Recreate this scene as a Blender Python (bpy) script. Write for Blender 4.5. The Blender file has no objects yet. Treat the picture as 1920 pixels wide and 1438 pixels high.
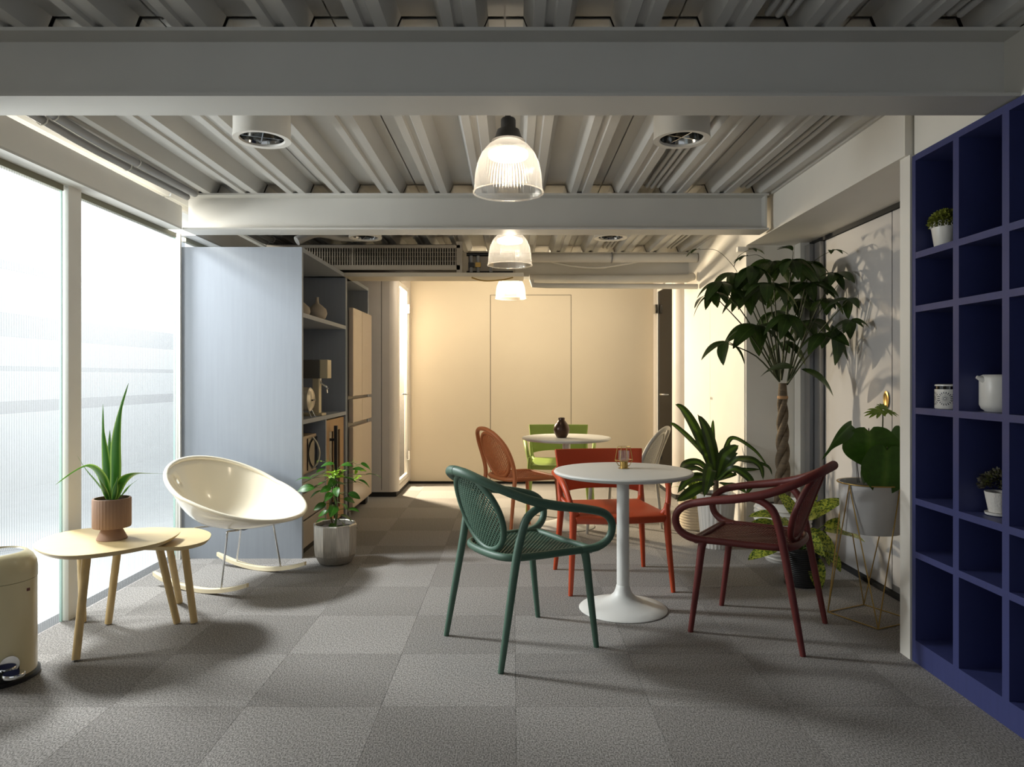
import bpy, math, random
from mathutils import Vector, Matrix
C = bpy.context.scene.collection
PI = math.pi
random.seed(7)
sc = bpy.context.scene

# ------------------------------------------------------------------ camera, world, lights, exposure
CAMH = 1.22
F = 1327.0
cd = bpy.data.cameras.new('camera'); cam = bpy.data.objects.new('camera', cd); C.objects.link(cam)
cam.location = (0, 0, CAMH); cam.rotation_euler = (PI/2, 0, 0)
cd.sensor_fit = 'HORIZONTAL'; cd.sensor_width = 36.0; cd.lens = 36.0*F/1920
cd.shift_x = -2/1920; cd.shift_y = -12/1920
cd.clip_start = 0.02
sc.camera = cam

w = bpy.data.worlds.new('world'); sc.world = w; w.use_nodes = True
w.node_tree.nodes['Background'].inputs[0].default_value = (0.86, 0.93, 1.0, 1)
w.node_tree.nodes['Background'].inputs[1].default_value = 1.6

sc.view_settings.view_transform = 'Standard'
sc.view_settings.look = 'None'
sc.view_settings.exposure = 0.0
sc.view_settings.gamma = 1.0
sc.view_settings.use_curve_mapping = False
sc.cycles.max_bounces = 8
sc.cycles.diffuse_bounces = 5
sc.cycles.transparent_max_bounces = 12
sc.cycles.caustics_reflective = False
sc.cycles.caustics_refractive = False
sc.cycles.sample_clamp_indirect = 6.0

def area(name, loc, target, sx, sy, power, col):
    d = bpy.data.lights.new(name, 'AREA'); d.shape = 'RECTANGLE'; d.size = sx; d.size_y = sy
    d.energy = power; d.color = col
    o = bpy.data.objects.new(name, d); C.objects.link(o); o.location = loc
    o.rotation_euler = (Vector(target)-Vector(loc)).to_track_quat('-Z', 'Y').to_euler()
    return o
def point(name, loc, power, col, r=0.03):
    d = bpy.data.lights.new(name, 'POINT'); d.energy = power; d.color = col; d.shadow_soft_size = r
    o = bpy.data.objects.new(name, d); C.objects.link(o); o.location = loc
    return o
area('flash_light', (-3.4, 4.42, 2.65), (-0.6, 3.3, 0.1), 0.45, 0.45, 265, (0.96, 0.98, 1.0))
area('low_flash_light', (-3.6, 2.95, 1.6), (1.7, 3.0, 1.0), 0.5, 0.5, 70, (0.98, 0.99, 1.0))
area('booth_light', (-1.70, 7.88, 1.95), (-0.15, 6.45, 0.3), 0.14, 0.22, 330, (1.0, 0.88, 0.70))
area('wall_fill_light', (0.2, 6.985, 2.215), (0.2, 8.1, 0.9), 2.2, 0.03, 14, (1.0, 0.88, 0.70))  # added strip light, hidden behind the far beam, brightens the back wall

# ------------------------------------------------------------------ materials
def srgb(r, g, b):
    def f(c):
        c /= 255.0
        return c/12.92 if c <= 0.04045 else ((c+0.055)/1.055)**2.4
    return (f(r), f(g), f(b), 1)
MATS = {}
def mat(name, rgb, rough=0.5, metal=0.0, var=0.04, vscale=6.0, bump=0.0, bscale=200.0, coat=0.0, trans=0.0, stretch=None, spec=0.5, emit=None, estr=0):
    if name in MATS: return MATS[name]
    m = bpy.data.materials.new(name); m.use_nodes = True
    nt = m.node_tree; p = nt.nodes['Principled BSDF']
    c = srgb(*rgb)
    tc = nt.nodes.new('ShaderNodeTexCoord')
    src = tc.outputs['Object']
    if stretch:
        mp = nt.nodes.new('ShaderNodeMapping'); mp.inputs['Scale'].default_value = stretch
        nt.links.new(src, mp.inputs['Vector']); src = mp.outputs['Vector']
    n = nt.nodes.new('ShaderNodeTexNoise'); n.inputs['Scale'].default_value = vscale; n.inputs['Detail'].default_value = 4
    nt.links.new(src, n.inputs['Vector'])
    r = nt.nodes.new('ShaderNodeValToRGB')
    r.color_ramp.elements[0].position = 0.3; r.color_ramp.elements[1].position = 0.7
    r.color_ramp.elements[0].color = tuple(max(0, x*(1-var)) for x in c[:3])+(1,)
    r.color_ramp.elements[1].color = tuple(min(1, x*(1+var)) for x in c[:3])+(1,)
    nt.links.new(n.outputs['Fac'], r.inputs['Fac']); nt.links.new(r.outputs['Color'], p.inputs['Base Color'])
    p.inputs['Roughness'].default_value = rough; p.inputs['Metallic'].default_value = metal
    p.inputs['Specular IOR Level'].default_value = spec
    p.inputs['Coat Weight'].default_value = coat; p.inputs['Coat Roughness'].default_value = 0.08
    p.inputs['Transmission Weight'].default_value = trans
    if bump:
        n2 = nt.nodes.new('ShaderNodeTexNoise'); n2.inputs['Scale'].default_value = bscale; n2.inputs['Detail'].default_value = 3
        nt.links.new(src, n2.inputs['Vector'])
        b = nt.nodes.new('ShaderNodeBump'); b.inputs['Strength'].default_value = bump; b.inputs['Distance'].default_value = 0.004
        nt.links.new(n2.outputs['Fac'], b.inputs['Height']); nt.links.new(b.outputs['Normal'], p.inputs['Normal'])
    if emit:
        p.inputs['Emission Color'].default_value = emit; p.inputs['Emission Strength'].default_value = estr
    MATS[name] = m
    return m

def panel_glass(name, tint, t_trans, t_transl, rough=0.15, fine=None, flute=False):
    m = bpy.data.materials.new(name); m.use_nodes = True
    nt = m.node_tree; nt.nodes.clear()
    out = nt.nodes.new('ShaderNodeOutputMaterial')
    tr = nt.nodes.new('ShaderNodeBsdfTransparent'); tr.inputs[0].default_value = tint
    tl = nt.nodes.new('ShaderNodeBsdfTranslucent'); tl.inputs[0].default_value = tint
    gl = nt.nodes.new('ShaderNodeBsdfGlossy'); gl.inputs['Roughness'].default_value = rough
    m1 = nt.nodes.new('ShaderNodeMixShader'); m1.inputs[0].default_value = t_transl/(t_trans+t_transl)
    nt.links.new(tr.outputs[0], m1.inputs[1]); nt.links.new(tl.outputs[0], m1.inputs[2])
    m2 = nt.nodes.new('ShaderNodeMixShader'); m2.inputs[0].default_value = 1-t_trans-t_transl
    nt.links.new(m1.outputs[0], m2.inputs[1]); nt.links.new(gl.outputs[0], m2.inputs[2])
    if flute:
        lw = nt.nodes.new('ShaderNodeLayerWeight'); lw.inputs[0].default_value = 0.5
        pw = nt.nodes.new('ShaderNodeMath'); pw.operation = 'POWER'; pw.inputs[1].default_value = 4.0
        nt.links.new(lw.outputs['Facing'], pw.inputs[0]); nt.links.new(pw.outputs[0], m2.inputs[0])
        tcc = nt.nodes.new('ShaderNodeTexCoord'); wv_ = nt.nodes.new('ShaderNodeTexWave'); wv_.bands_direction = 'Y'; wv_.inputs['Scale'].default_value = PI*2/20/0.016
        wr = nt.nodes.new('ShaderNodeValToRGB'); wr.color_ramp.elements[0].position = 0.05; wr.color_ramp.elements[0].color = (0.45, 0.48, 0.47, 1)  # darker flute lines tinted in, standing for light bent by the ridges
        wr.color_ramp.elements[1].position = 0.55; wr.color_ramp.elements[1].color = tint
        nt.links.new(tcc.outputs['Object'], wv_.inputs['Vector']); nt.links.new(wv_.outputs['Fac'], wr.inputs['Fac']); nt.links.new(wr.outputs['Color'], tr.inputs[0])
    if fine:
        tc = nt.nodes.new('ShaderNodeTexCoord')
        n = nt.nodes.new('ShaderNodeTexNoise'); n.inputs['Scale'].default_value = fine
        nt.links.new(tc.outputs['Object'], n.inputs['Vector'])
        b = nt.nodes.new('ShaderNodeBump'); b.inputs['Strength'].default_value = 0.6; b.inputs['Distance'].default_value = 0.003
        nt.links.new(n.outputs['Fac'], b.inputs['Height'])
        nt.links.new(b.outputs['Normal'], tl.inputs['Normal']); nt.links.new(b.outputs['Normal'], gl.inputs['Normal'])
    nt.links.new(m2.outputs[0], out.inputs[0])
    return m

M_white = mat('white_paint', (226, 223, 216), 0.55, var=0.02)
M_steel = mat('painted_steel', (202, 200, 194), 0.5, var=0.03, vscale=3)
M_deck = mat('painted_deck', (192, 190, 185), 0.5, var=0.05, vscale=4)
M_wall = mat('wall_paint', (230, 225, 215), 0.6, var=0.015)
M_beige = mat('beige_panel', (216, 203, 180), 0.55, var=0.02, vscale=2)
M_booth = mat('booth_white', (206, 198, 190), 0.4, var=0.02)
M_absorb = mat('booth_light_absorber', (84, 80, 76), 0.9)  # dark tone added to absorb lamp light inside the booths
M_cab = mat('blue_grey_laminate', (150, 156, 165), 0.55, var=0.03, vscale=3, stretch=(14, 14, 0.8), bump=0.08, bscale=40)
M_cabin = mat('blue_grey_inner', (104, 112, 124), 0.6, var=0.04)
M_drawer = mat('greige_drawer', (170, 160, 148), 0.5)
M_navy = mat('navy_lacquer', (54, 60, 108), 0.5, var=0.05, vscale=5, stretch=(1, 10, 1))
M_plinth = mat('dark_plinth', (40, 38, 36), 0.7)
M_gap = mat('dark_gap', (22, 22, 22), 0.8)
M_lam = mat('grey_sliding_door', (190, 188, 188), 0.18, var=0.01, coat=0.3)
M_alu = mat('aluminium', (150, 150, 152), 0.35, metal=0.7, var=0.02)
M_chrome = mat('chrome', (225, 225, 225), 0.08, metal=1.0, var=0.0)
M_conduit = mat('conduit_grey', (150, 150, 150), 0.5)
M_pipe = mat('pipe_wrap', (200, 196, 188), 0.6, bump=0.3, bscale=40)
M_black = mat('black_plastic', (24, 24, 26), 0.4)
M_blackglass = mat('black_glass', (10, 10, 12), 0.06)
M_cream = mat('cream_gloss', (232, 222, 200), 0.16, var=0.01, coat=0.5)
M_binc = mat('bin_cream', (206, 192, 152), 0.3, var=0.02, coat=0.3)
M_wood = mat('light_wood', (206, 182, 134), 0.45, var=0.06, vscale=3, stretch=(2, 24, 24))
M_wood2 = mat('pale_wood', (226, 212, 180), 0.5, var=0.05, vscale=3, stretch=(2, 24, 24))
M_wleg = mat('wood_leg', (196, 168, 118), 0.5, var=0.1, vscale=4, stretch=(20, 20, 2))
M_clay = mat('clay_pot', (150, 118, 96), 0.75, var=0.05)
M_soil = mat('soil', (46, 36, 28), 0.95, var=0.4, vscale=60, bump=1.0, bscale=120)
M_silver = mat('silver_pot', (196, 190, 180), 0.30, metal=0.75, var=0.3, vscale=9, stretch=(40, 40, 0.6), bump=0.4, bscale=9)
M_ceram = mat('white_ceramic', (215, 212, 206), 0.35, var=0.02)
M_bucket = mat('bucket_white', (196, 194, 192), 0.4)
M_basket = mat('woven_basket', (205, 190, 165), 0.8, var=0.15, vscale=30, stretch=(1, 1, 12))
M_brass = mat('brass_wire', (176, 146, 84), 0.35, metal=0.85, var=0.03)
M_table = mat('table_white', (214, 213, 208), 0.45, var=0.01)
M_bronze = mat('bronze_vase', (70, 50, 38), 0.3, metal=0.5, var=0.4, vscale=12)
M_vase = mat('matt_vase', (172, 160, 144), 0.7)
M_bark = mat('bark', (98, 84, 66), 0.85, var=0.25, vscale=14, stretch=(1, 1, 6), bump=0.8, bscale=40)
M_stem = mat('green_stem', (86, 110, 50), 0.6)
M_stemd = mat('dark_stem', (60, 66, 34), 0.6)
M_lamphead = mat('dark_lamp_metal', (72, 70, 68), 0.45, metal=0.4)
M_bulb = mat('lamp_disc', (255, 240, 215), 0.5, emit=(1.0, 0.88, 0.70, 1), estr=6)
M_grille = mat('grille_paint', (176, 166, 150), 0.5)
M_appl = mat('fridge_panel', (196, 178, 158), 0.25, var=0.01)
M_machine = mat('machine_cream', (196, 182, 150), 0.3)
M_toaster = mat('toaster_metal', (200, 190, 170), 0.25, metal=0.3)
M_oak = mat('oak_frame', (176, 140, 98), 0.5, var=0.1, vscale=4, stretch=(20, 20, 2))
M_reflector = mat('lamp_reflector', (150, 150, 148), 0.12, metal=1.0, var=0.0)
M_print = mat('dark_print', (44, 46, 62), 0.5)
M_flower = mat('purple_leaf', (70, 66, 52), 0.7, var=0.5, vscale=40)
M_moss = mat('bush_green', (122, 128, 40), 0.8, var=0.4, vscale=50)
M_bushd = mat('bush_dark', (88, 92, 40), 0.8, var=0.5, vscale=50)
M_red = mat('maroon_plastic', (98, 36, 32), 0.5, var=0.02)
M_green = mat('sage_green_plastic', (68, 96, 80), 0.5, var=0.02)
M_tan = mat('terracotta_plastic', (190, 112, 66), 0.5, var=0.02)
M_greyc = mat('warm_grey_plastic', (176, 170, 160), 0.5, var=0.02)
M_orange = mat('orange_plastic', (178, 66, 28), 0.45, var=0.02)
M_lime = mat('lime_green_plastic', (138, 158, 76), 0.5, var=0.02)
M_ext = mat('exterior_wall', (190, 192, 192), 0.8)
M_rail = mat('exterior_rail', (110, 114, 118), 0.6)
M_glass = panel_glass('fluted_glass', (0.96, 0.98, 0.97, 1), 0.78, 0.10, 0.2, flute=True)
M_frost = panel_glass('frosted_film_glass', (0.97, 0.95, 0.90, 1), 0.90, 0.018, 0.3, fine=160)
M_darkglass = panel_glass('smoked_glass', (0.25, 0.23, 0.21, 1), 0.75, 0.10, 0.05)
M_clear = panel_glass('clear_cup_glass', (0.95, 0.95, 0.95, 1), 0.86, 0.05, 0.03)
M_dome = panel_glass('prismatic_dome', (1.0, 0.98, 0.95, 1), 0.68, 0.19, 0.12)
M_greenedge = mat('glass_edge_green', (150, 190, 175), 0.2)

def carpet(name, rgb, ang):
    m = bpy.data.materials.new(name); m.use_nodes = True
    nt = m.node_tree; p = nt.nodes['Principled BSDF']; p.inputs['Roughness'].default_value = 0.95
    p.inputs['Specular IOR Level'].default_value = 0.15
    tc = nt.nodes.new('ShaderNodeTexCoord')
    mp = nt.nodes.new('ShaderNodeMapping'); mp.inputs['Rotation'].default_value = (0, 0, ang)
    mp.inputs['Scale'].default_value = (1, 3.2, 1)
    oi = nt.nodes.new('ShaderNodeObjectInfo')
    nt.links.new(tc.outputs['Generated'], mp.inputs['Vector'])
    ge = nt.nodes.new('ShaderNodeNewGeometry')
    n = nt.nodes.new('ShaderNodeTexNoise'); n.inputs['Scale'].default_value = 210; n.inputs['Detail'].default_value = 2
    mp2 = nt.nodes.new('ShaderNodeMapping'); mp2.inputs['Rotation'].default_value = (0, 0, ang); mp2.inputs['Scale'].default_value = (1, 0.55, 1)
    nt.links.new(ge.outputs['Position'], mp2.inputs['Vector']); nt.links.new(mp2.outputs['Vector'], n.inputs['Vector'])
    r = nt.nodes.new('ShaderNodeValToRGB'); c = srgb(*rgb)
    r.color_ramp.elements[0].position = 0.36; r.color_ramp.elements[1].position = 0.66
    r.color_ramp.elements[0].color = tuple(x*0.5 for x in c[:3])+(1,)
    r.color_ramp.elements[1].color = tuple(x*1.5 for x in c[:3])+(1,)
    nt.links.new(n.outputs['Fac'], r.inputs['Fac']); 
    v = nt.nodes.new('ShaderNodeMath'); v.operation = 'MULTIPLY_ADD'; v.inputs[1].default_value = 0.08; v.inputs[2].default_value = 0.96
    nt.links.new(oi.outputs['Random'], v.inputs[0])
    mx = nt.nodes.new('ShaderNodeVectorMath'); mx.operation = 'SCALE'
    nt.links.new(r.outputs['Color'], mx.inputs[0]); nt.links.new(v.outputs[0], mx.inputs['Scale'])
    nt.links.new(mx.outputs[0], p.inputs['Base Color'])
    b = nt.nodes.new('ShaderNodeBump'); b.inputs['Strength'].default_value = 0.05; b.inputs['Distance'].default_value = 0.001
    nt.links.new(n.outputs['Fac'], b.inputs['Height']); nt.links.new(b.outputs['Normal'], p.inputs['Normal'])
    return m
M_carp = [carpet('carpet_sheen_pale', (142, 138, 134), 0.0), carpet('carpet_sheen_dim', (132, 128, 124), PI/2)]  # two tile tones paint in the sheen of pile laid crosswise

def leafmat(name, base, other, mode, rough=0.4):
    """uv: u along the leaf, v across (0..1); mode 'rib' paler midrib, 'stripe' coloured centre, 'margin' coloured margin, 'mottle' blotches between veins"""
    m = bpy.data.materials.new(name); m.use_nodes = True
    nt = m.node_tree; p = nt.nodes['Principled BSDF']; p.inputs['Roughness'].default_value = rough
    uv = nt.nodes.new('ShaderNodeUVMap'); sp = nt.nodes.new('ShaderNodeSeparateXYZ'); nt.links.new(uv.outputs[0], sp.inputs[0])
    a = nt.nodes.new('ShaderNodeMath'); a.operation = 'SUBTRACT'; a.inputs[1].default_value = 0.5; nt.links.new(sp.outputs['Y'], a.inputs[0])
    ab = nt.nodes.new('ShaderNodeMath'); ab.operation = 'ABSOLUTE'; nt.links.new(a.outputs[0], ab.inputs[0])
    r = nt.nodes.new('ShaderNodeValToRGB'); e = r.color_ramp.elements
    B = srgb(*base); O = srgb(*other)
    if mode == 'mottle':
        tc = nt.nodes.new('ShaderNodeTexCoord')
        n = nt.nodes.new('ShaderNodeTexNoise'); n.inputs['Scale'].default_value = 15; n.inputs['Detail'].default_value = 5; n.inputs['Roughness'].default_value = 0.75
        nt.links.new(tc.outputs['Object'], n.inputs['Vector'])
        e[0].position = 0.44; e[0].color = B; e[1].position = 0.54; e[1].color = O
        nt.links.new(n.outputs['Fac'], r.inputs['Fac'])
    else:
        nt.links.new(ab.outputs[0], r.inputs['Fac'])
        if mode == 'rib':
            e[0].position = 0.0; e[0].color = O; e[1].position = 0.05; e[1].color = B
        elif mode == 'stripe':
            e[0].position = 0.10; e[0].color = O; e[1].position = 0.22; e[1].color = B
        else:
            e[0].position = 0.30; e[0].color = B; e[1].position = 0.42; e[1].color = O
    tc2 = nt.nodes.new('ShaderNodeTexCoord')
    n2 = nt.nodes.new('ShaderNodeTexNoise'); n2.inputs['Scale'].default_value = 9
    nt.links.new(tc2.outputs['Object'], n2.inputs['Vector'])
    mm = nt.nodes.new('ShaderNodeMath'); mm.operation = 'MULTIPLY_ADD'; mm.inputs[1].default_value = 0.7; mm.inputs[2].default_value = 0.65
    nt.links.new(n2.outputs['Fac'], mm.inputs[0])
    sc_ = nt.nodes.new('ShaderNodeVectorMath'); sc_.operation = 'SCALE'
    nt.links.new(r.outputs['Color'], sc_.inputs[0]); nt.links.new(mm.outputs[0], sc_.inputs['Scale'])
    nt.links.new(sc_.outputs[0], p.inputs['Base Color'])
    tl = nt.nodes.new('ShaderNodeBsdfTranslucent'); nt.links.new(sc_.outputs[0], tl.inputs[0])
    mx = nt.nodes.new('ShaderNodeMixShader'); mx.inputs[0].default_value = 0.3
    nt.links.new(p.outputs[0], mx.inputs[1]); nt.links.new(tl.outputs[0], mx.inputs[2])
    nt.links.new(mx.outputs[0], nt.nodes['Material Output'].inputs[0])
    return m
L_table = leafmat('strap_leaf', (52, 104, 28), (136, 170, 72), 'margin', 0.35)
L_fern = leafmat('small_tree_leaf', (54, 104, 26), (90, 140, 50), 'rib', 0.4)
L_young = leafmat('young_leaf', (150, 190, 50), (170, 205, 80), 'rib', 0.4)
L_drac = leafmat('striped_leaf', (44, 62, 24), (80, 108, 36), 'stripe', 0.4)
L_money = leafmat('dark_leaf', (46, 66, 26), (70, 92, 40), 'rib', 0.4)
L_agla = leafmat('mottled_leaf', (50, 84, 28), (178, 186, 70), 'mottle', 0.45)
L_phil = leafmat('heart_leaf', (58, 92, 30), (84, 118, 46), 'rib', 0.3)
L_lobed = leafmat('lobed_leaf', (110, 136, 36), (140, 160, 60), 'rib', 0.4)
L_back = leafmat('basket_leaf', (96, 128, 40), (190, 200, 110), 'margin', 0.4)

# ------------------------------------------------------------------ geometry helpers
def W(px, py, Z):
    """point seen at photo pixel px,py standing Z metres into the room"""
    return Vector(((px-962)*Z/F, Z, CAMH-(py-707)*Z/F))
def Wz(px, py, z):
    Z = (CAMH-z)*F/(py-707)
    return W(px, py, Z)

class MB:
    def __init__(s): s.v = []; s.f = []; s.uv = []
    def add(s, vs, fs, uvs=None):
        n = len(s.v); s.v += [tuple(v) for v in vs]; s.f += [tuple(i+n for i in f) for f in fs]
        s.uv += list(uvs) if uvs else [(0, 0.25)]*len(vs)
        return s
    def box(s, a, b, M=None, taper=None):
        x0, y0, z0 = a; x1, y1, z1 = b
        vs = [Vector(p) for p in ((x0,y0,z0),(x1,y0,z0),(x1,y1,z0),(x0,y1,z0),(x0,y0,z1),(x1,y0,z1),(x1,y1,z1),(x0,y1,z1))]
        if M is not None: vs = [M @ v for v in vs]
        return s.add(vs, [(0,3,2,1),(4,5,6,7),(0,1,5,4),(1,2,6,5),(2,3,7,6),(3,0,4,7)])
    def tube(s, pts, r, n=10, closed=False, cap=True, flat=1.0, up=None):
        P = [Vector(p) for p in pts]; m = len(P)
        R = r if isinstance(r, (list, tuple)) else [r]*m
        T = []
        for i in range(m):
            if closed: t = P[(i+1) % m]-P[i-1]
            else: t = P[min(i+1, m-1)]-P[max(i-1, 0)]
            T.append(t.normalized() if t.length > 1e-9 else Vector((0, 0, 1)))
        if up is None:
            u = T[0].orthogonal().normalized()
        else: u = (Vector(up)-T[0]*Vector(up).dot(T[0])).normalized()
        vs = []; U = [u]
        for i in range(1, m):
            q = T[i-1].rotation_difference(T[i]); u = q @ u
            u = (u-T[i]*u.dot(T[i])).normalized(); U.append(u)
        if closed:
            q = T[-1].rotation_difference(T[0]); ue = q @ U[-1]
            a = math.atan2(ue.cross(U[0]).dot(T[0]), ue.dot(U[0]))
            U = [Matrix.Rotation(a*i/m, 3, T[i]) @ U[i] for i in range(m)]
        for i in range(m):
            b = T[i].cross(U[i])
            for k in range(n):
                th = 2*PI*k/n
                vs.append(P[i]+U[i]*math.cos(th)*R[i]+b*math.sin(th)*R[i]*flat)
        fs = []
        for i in range(m if closed else m-1):
            j = (i+1) % m
            for k in range(n):
                k2 = (k+1) % n
                fs.append((i*n+k, i*n+k2, j*n+k2, j*n+k))
        if cap and not closed:
            fs.append(tuple(range(n-1, -1, -1))); fs.append(tuple((m-1)*n+k for k in range(n)))
        return s.add(vs, fs)
    def lathe(s, prof, n=32, c=(0, 0, 0), mod=None, cap=(True, True)):
        vs = []; cx, cy, cz = c
        for (r, z) in prof:
            for k in range(n):
                th = 2*PI*k/n; rr = r*(mod(th, z) if mod else 1)
                vs.append((cx+rr*math.cos(th), cy+rr*math.sin(th), cz+z))
        fs = []; m = len(prof)
        for i in range(m-1):
            for k in range(n):
                k2 = (k+1) % n; fs.append((i*n+k, i*n+k2, (i+1)*n+k2, (i+1)*n+k))
        if cap[0]: fs.append(tuple(range(n-1, -1, -1)))
        if cap[1]: fs.append(tuple((m-1)*n+k for k in range(n)))
        return s.add(vs, fs)
    def prism(s, poly, z0, z1, inset=0.0):
        """poly: list of (x,y) counterclockwise; inset shrinks the lower outline (chamfered underside)"""
        n = len(poly); cx = sum(p[0] for p in poly)/n; cy = sum(p[1] for p in poly)/n
        k = 1-inset
        vs = [(cx+(x-cx)*k, cy+(y-cy)*k, z0) for x, y in poly]+[(x, y, z1) for x, y in poly]
        fs = [tuple(range(n-1, -1, -1)), tuple(range(n, 2*n))]+[(i, (i+1) % n, n+(i+1) % n, n+i) for i in range(n)]
        return s.add(vs, fs)
    def shift(s, d):
        d = Vector(d); s.v = [tuple(Vector(v)+d) for v in s.v]; return s
    def build(s, name, m, parent=None, smooth=None, bevel=0.0, loc=None):
        me = bpy.data.meshes.new(name); me.from_pydata(s.v, [], s.f); me.update()
        uvl = me.uv_layers.new(name='UVMap')
        li = [0]*len(me.loops); me.loops.foreach_get('vertex_index', li)
        uvl.data.foreach_set('uv', [c for i in li for c in s.uv[i]])
        me.materials.append(m)
        if smooth is not None: shade(me, smooth)
        o = bpy.data.objects.new(name, me); C.objects.link(o)
        if parent is not None: o.parent = parent
        if loc is not None: o.location = loc
        if bevel:
            b = o.modifiers.new('bevel', 'BEVEL'); b.width = bevel; b.segments = 2; b.limit_method = 'ANGLE'; b.angle_limit = math.radians(40)
            b.harden_normals = False
        return o
def shade(me, ang):
    me.polygons.foreach_set('use_smooth', [True]*len(me.polygons))
    me.update()
    try: me.set_sharp_from_angle(angle=math.radians(ang))
    except Exception: pass

def tag(o, label=None, cat=None, group=None, kind=None):
    if label: o['label'] = label
    if cat: o['category'] = cat
    if group: o['group'] = group
    if kind: o['kind'] = kind
    return o
def empty(name, loc, rz=0.0, label=None, cat=None, group=None, kind=None):
    o = bpy.data.objects.new(name, None); C.objects.link(o); o.location = loc; o.rotation_euler = (0, 0, rz)
    o.empty_display_size = 0.1
    return tag(o, label, cat, group, kind)
def struct(o, label=None): return tag(o, label, None, None, 'structure')
def bx(name, a, b, m, parent=None, bevel=0.0):
    return MB().box(a, b).build(name, m, parent, bevel=bevel)
def inst(src, parent, M):
    o = bpy.data.objects.new(src.name.split('.')[0], src.data); C.objects.link(o); o.parent = parent; o.matrix_local = M
    return o
def spline(pts, n=8, closed=False):
    P = [Vector(p) for p in pts]; m = len(P); out = []
    rng = range(m) if closed else range(m-1)
    for i in rng:
        if closed: a, b, c, d = P[i-1], P[i], P[(i+1) % m], P[(i+2) % m]
        else: a, b, c, d = P[max(i-1, 0)], P[i], P[i+1], P[min(i+2, m-1)]
        for k in range(n):
            t = k/n; t2 = t*t; t3 = t2*t
            out.append(0.5*((2*b)+(c-a)*t+(2*a-5*b+4*c-d)*t2+(3*b-a-3*c+d)*t3))
    if not closed: out.append(P[-1])
    return out
def lerp_r(rs, n):
    out = []
    for i in range(len(rs)-1):
        for k in range(n): out.append(rs[i]+(rs[i+1]-rs[i])*k/n)
    out.append(rs[-1]); return out

def prof_ellipse(t): return math.sin(PI*min(1, max(0, t)))**0.8
def strap(path, width, upv=(0, 0, 1), fold=0.25, prof=None, nseg=7, twist=0.0):
    """a leaf blade laid along a path; returns MB"""
    P = spline(path, nseg); m = len(P); mb = MB(); vs = []; uv = []
    pr = prof or (lambda t: (0.35+0.65*math.sin(PI*min(1, t*1.15+0.12))) * (1-t**5) if t < 0.98 else 0.02)
    for i, p in enumerate(P):
        t = i/(m-1)
        T = (P[min(i+1, m-1)]-P[max(i-1, 0)]).normalized()
        S = T.cross(Vector(upv))
        if S.length < 0.05: S = T.cross(Vector((0.3, 1, 0)))
        S.normalize(); S = Matrix.Rotation(twist*t, 3, T) @ S
        N = S.cross(T).normalized()
        hw = width*0.5*max(0.01, pr(t))
        for k, a in enumerate((-1, -0.5, 0, 0.5, 1)):
            vs.append(p+S*a*hw+N*abs(a)*hw*fold); uv.append((t, (a+1)/2))
    fs = [(i*5+k, i*5+k+1, (i+1)*5+k+1, (i+1)*5+k) for i in range(m-1) for k in range(4)]
    return mb.add(vs, fs, uv)
def leaf_unit(name, m, L, wd, droop=0.25, fold=0.2, prof=None, nseg=2):
    """leaf along +X from the origin, hanging a little at its tip"""
    path = [(L*t, 0, L*(0.06*math.sin(PI*t)-droop*t*t)) for t in (0, .2, .4, .6, .8, 1)]
    pr = prof or (lambda t: math.sin(PI*t**0.85)**0.75 if 0 < t < 1 else 0.03)
    b = strap(path, wd, prof=pr, nseg=nseg, fold=fold)
    return b
def orient(p, d, roll=0.0, s=1.0):
    d = Vector(d).normalized(); z = Vector((0, 0, 1)); z = z-d*z.dot(d)
    if z.length < 1e-3: z = Vector((0, 1, 0))
    z.normalize(); y = z.cross(d)
    M = Matrix((d, y, z)).transposed().to_4x4() @ Matrix.Rotation(roll, 4, 'X') @ Matrix.Diagonal((s, s, s, 1))
    M.translation = Vector(p); return M

# ------------------------------------------------------------------ setting
CE = 2.416; BB = 2.18; XL = -2.257; XR = 2.16; YB = 8.10; YF = -1.6
fl = struct(bx('floor', (XL-0.1, YF, -0.12), (XR+0.1, YB+0.05, -0.006), M_gap), 'grey carpet tile floor')
tiles = {}
for par in (0, 1):
    b = MB().box((-0.2494, -0.2494, -0.005), (0.2494, 0.2494, 0.0)); tiles[par] = b.build('carpet_tile', M_carp[par], fl)
first = {0: True, 1: True}
for ix in range(-5, 5):
    for iy in range(-4, 17):
        cx = 0.01+0.25+ix*0.5; cy = 0.12+0.25+iy*0.5
        x0 = max(cx-0.25, XL); x1 = min(cx+0.25, XR); y1 = min(cy+0.25, YB-0.01)
        if x1-x0 < 0.03: continue
        par = (ix+iy) % 2
        if first[par]: o = tiles[par]; first[par] = False
        else:
            o = tiles[par].copy(); C.objects.link(o)
        full = (x1-x0 > 0.499 and y1-cy > 0.249)
        o.location = ((x0+x1)/2, (cy-0.25+y1)/2, 0)
        o.scale = (1, 1, 1) if full else ((x1-x0)/0.5, (y1-cy+0.25)/0.5, 1)

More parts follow.
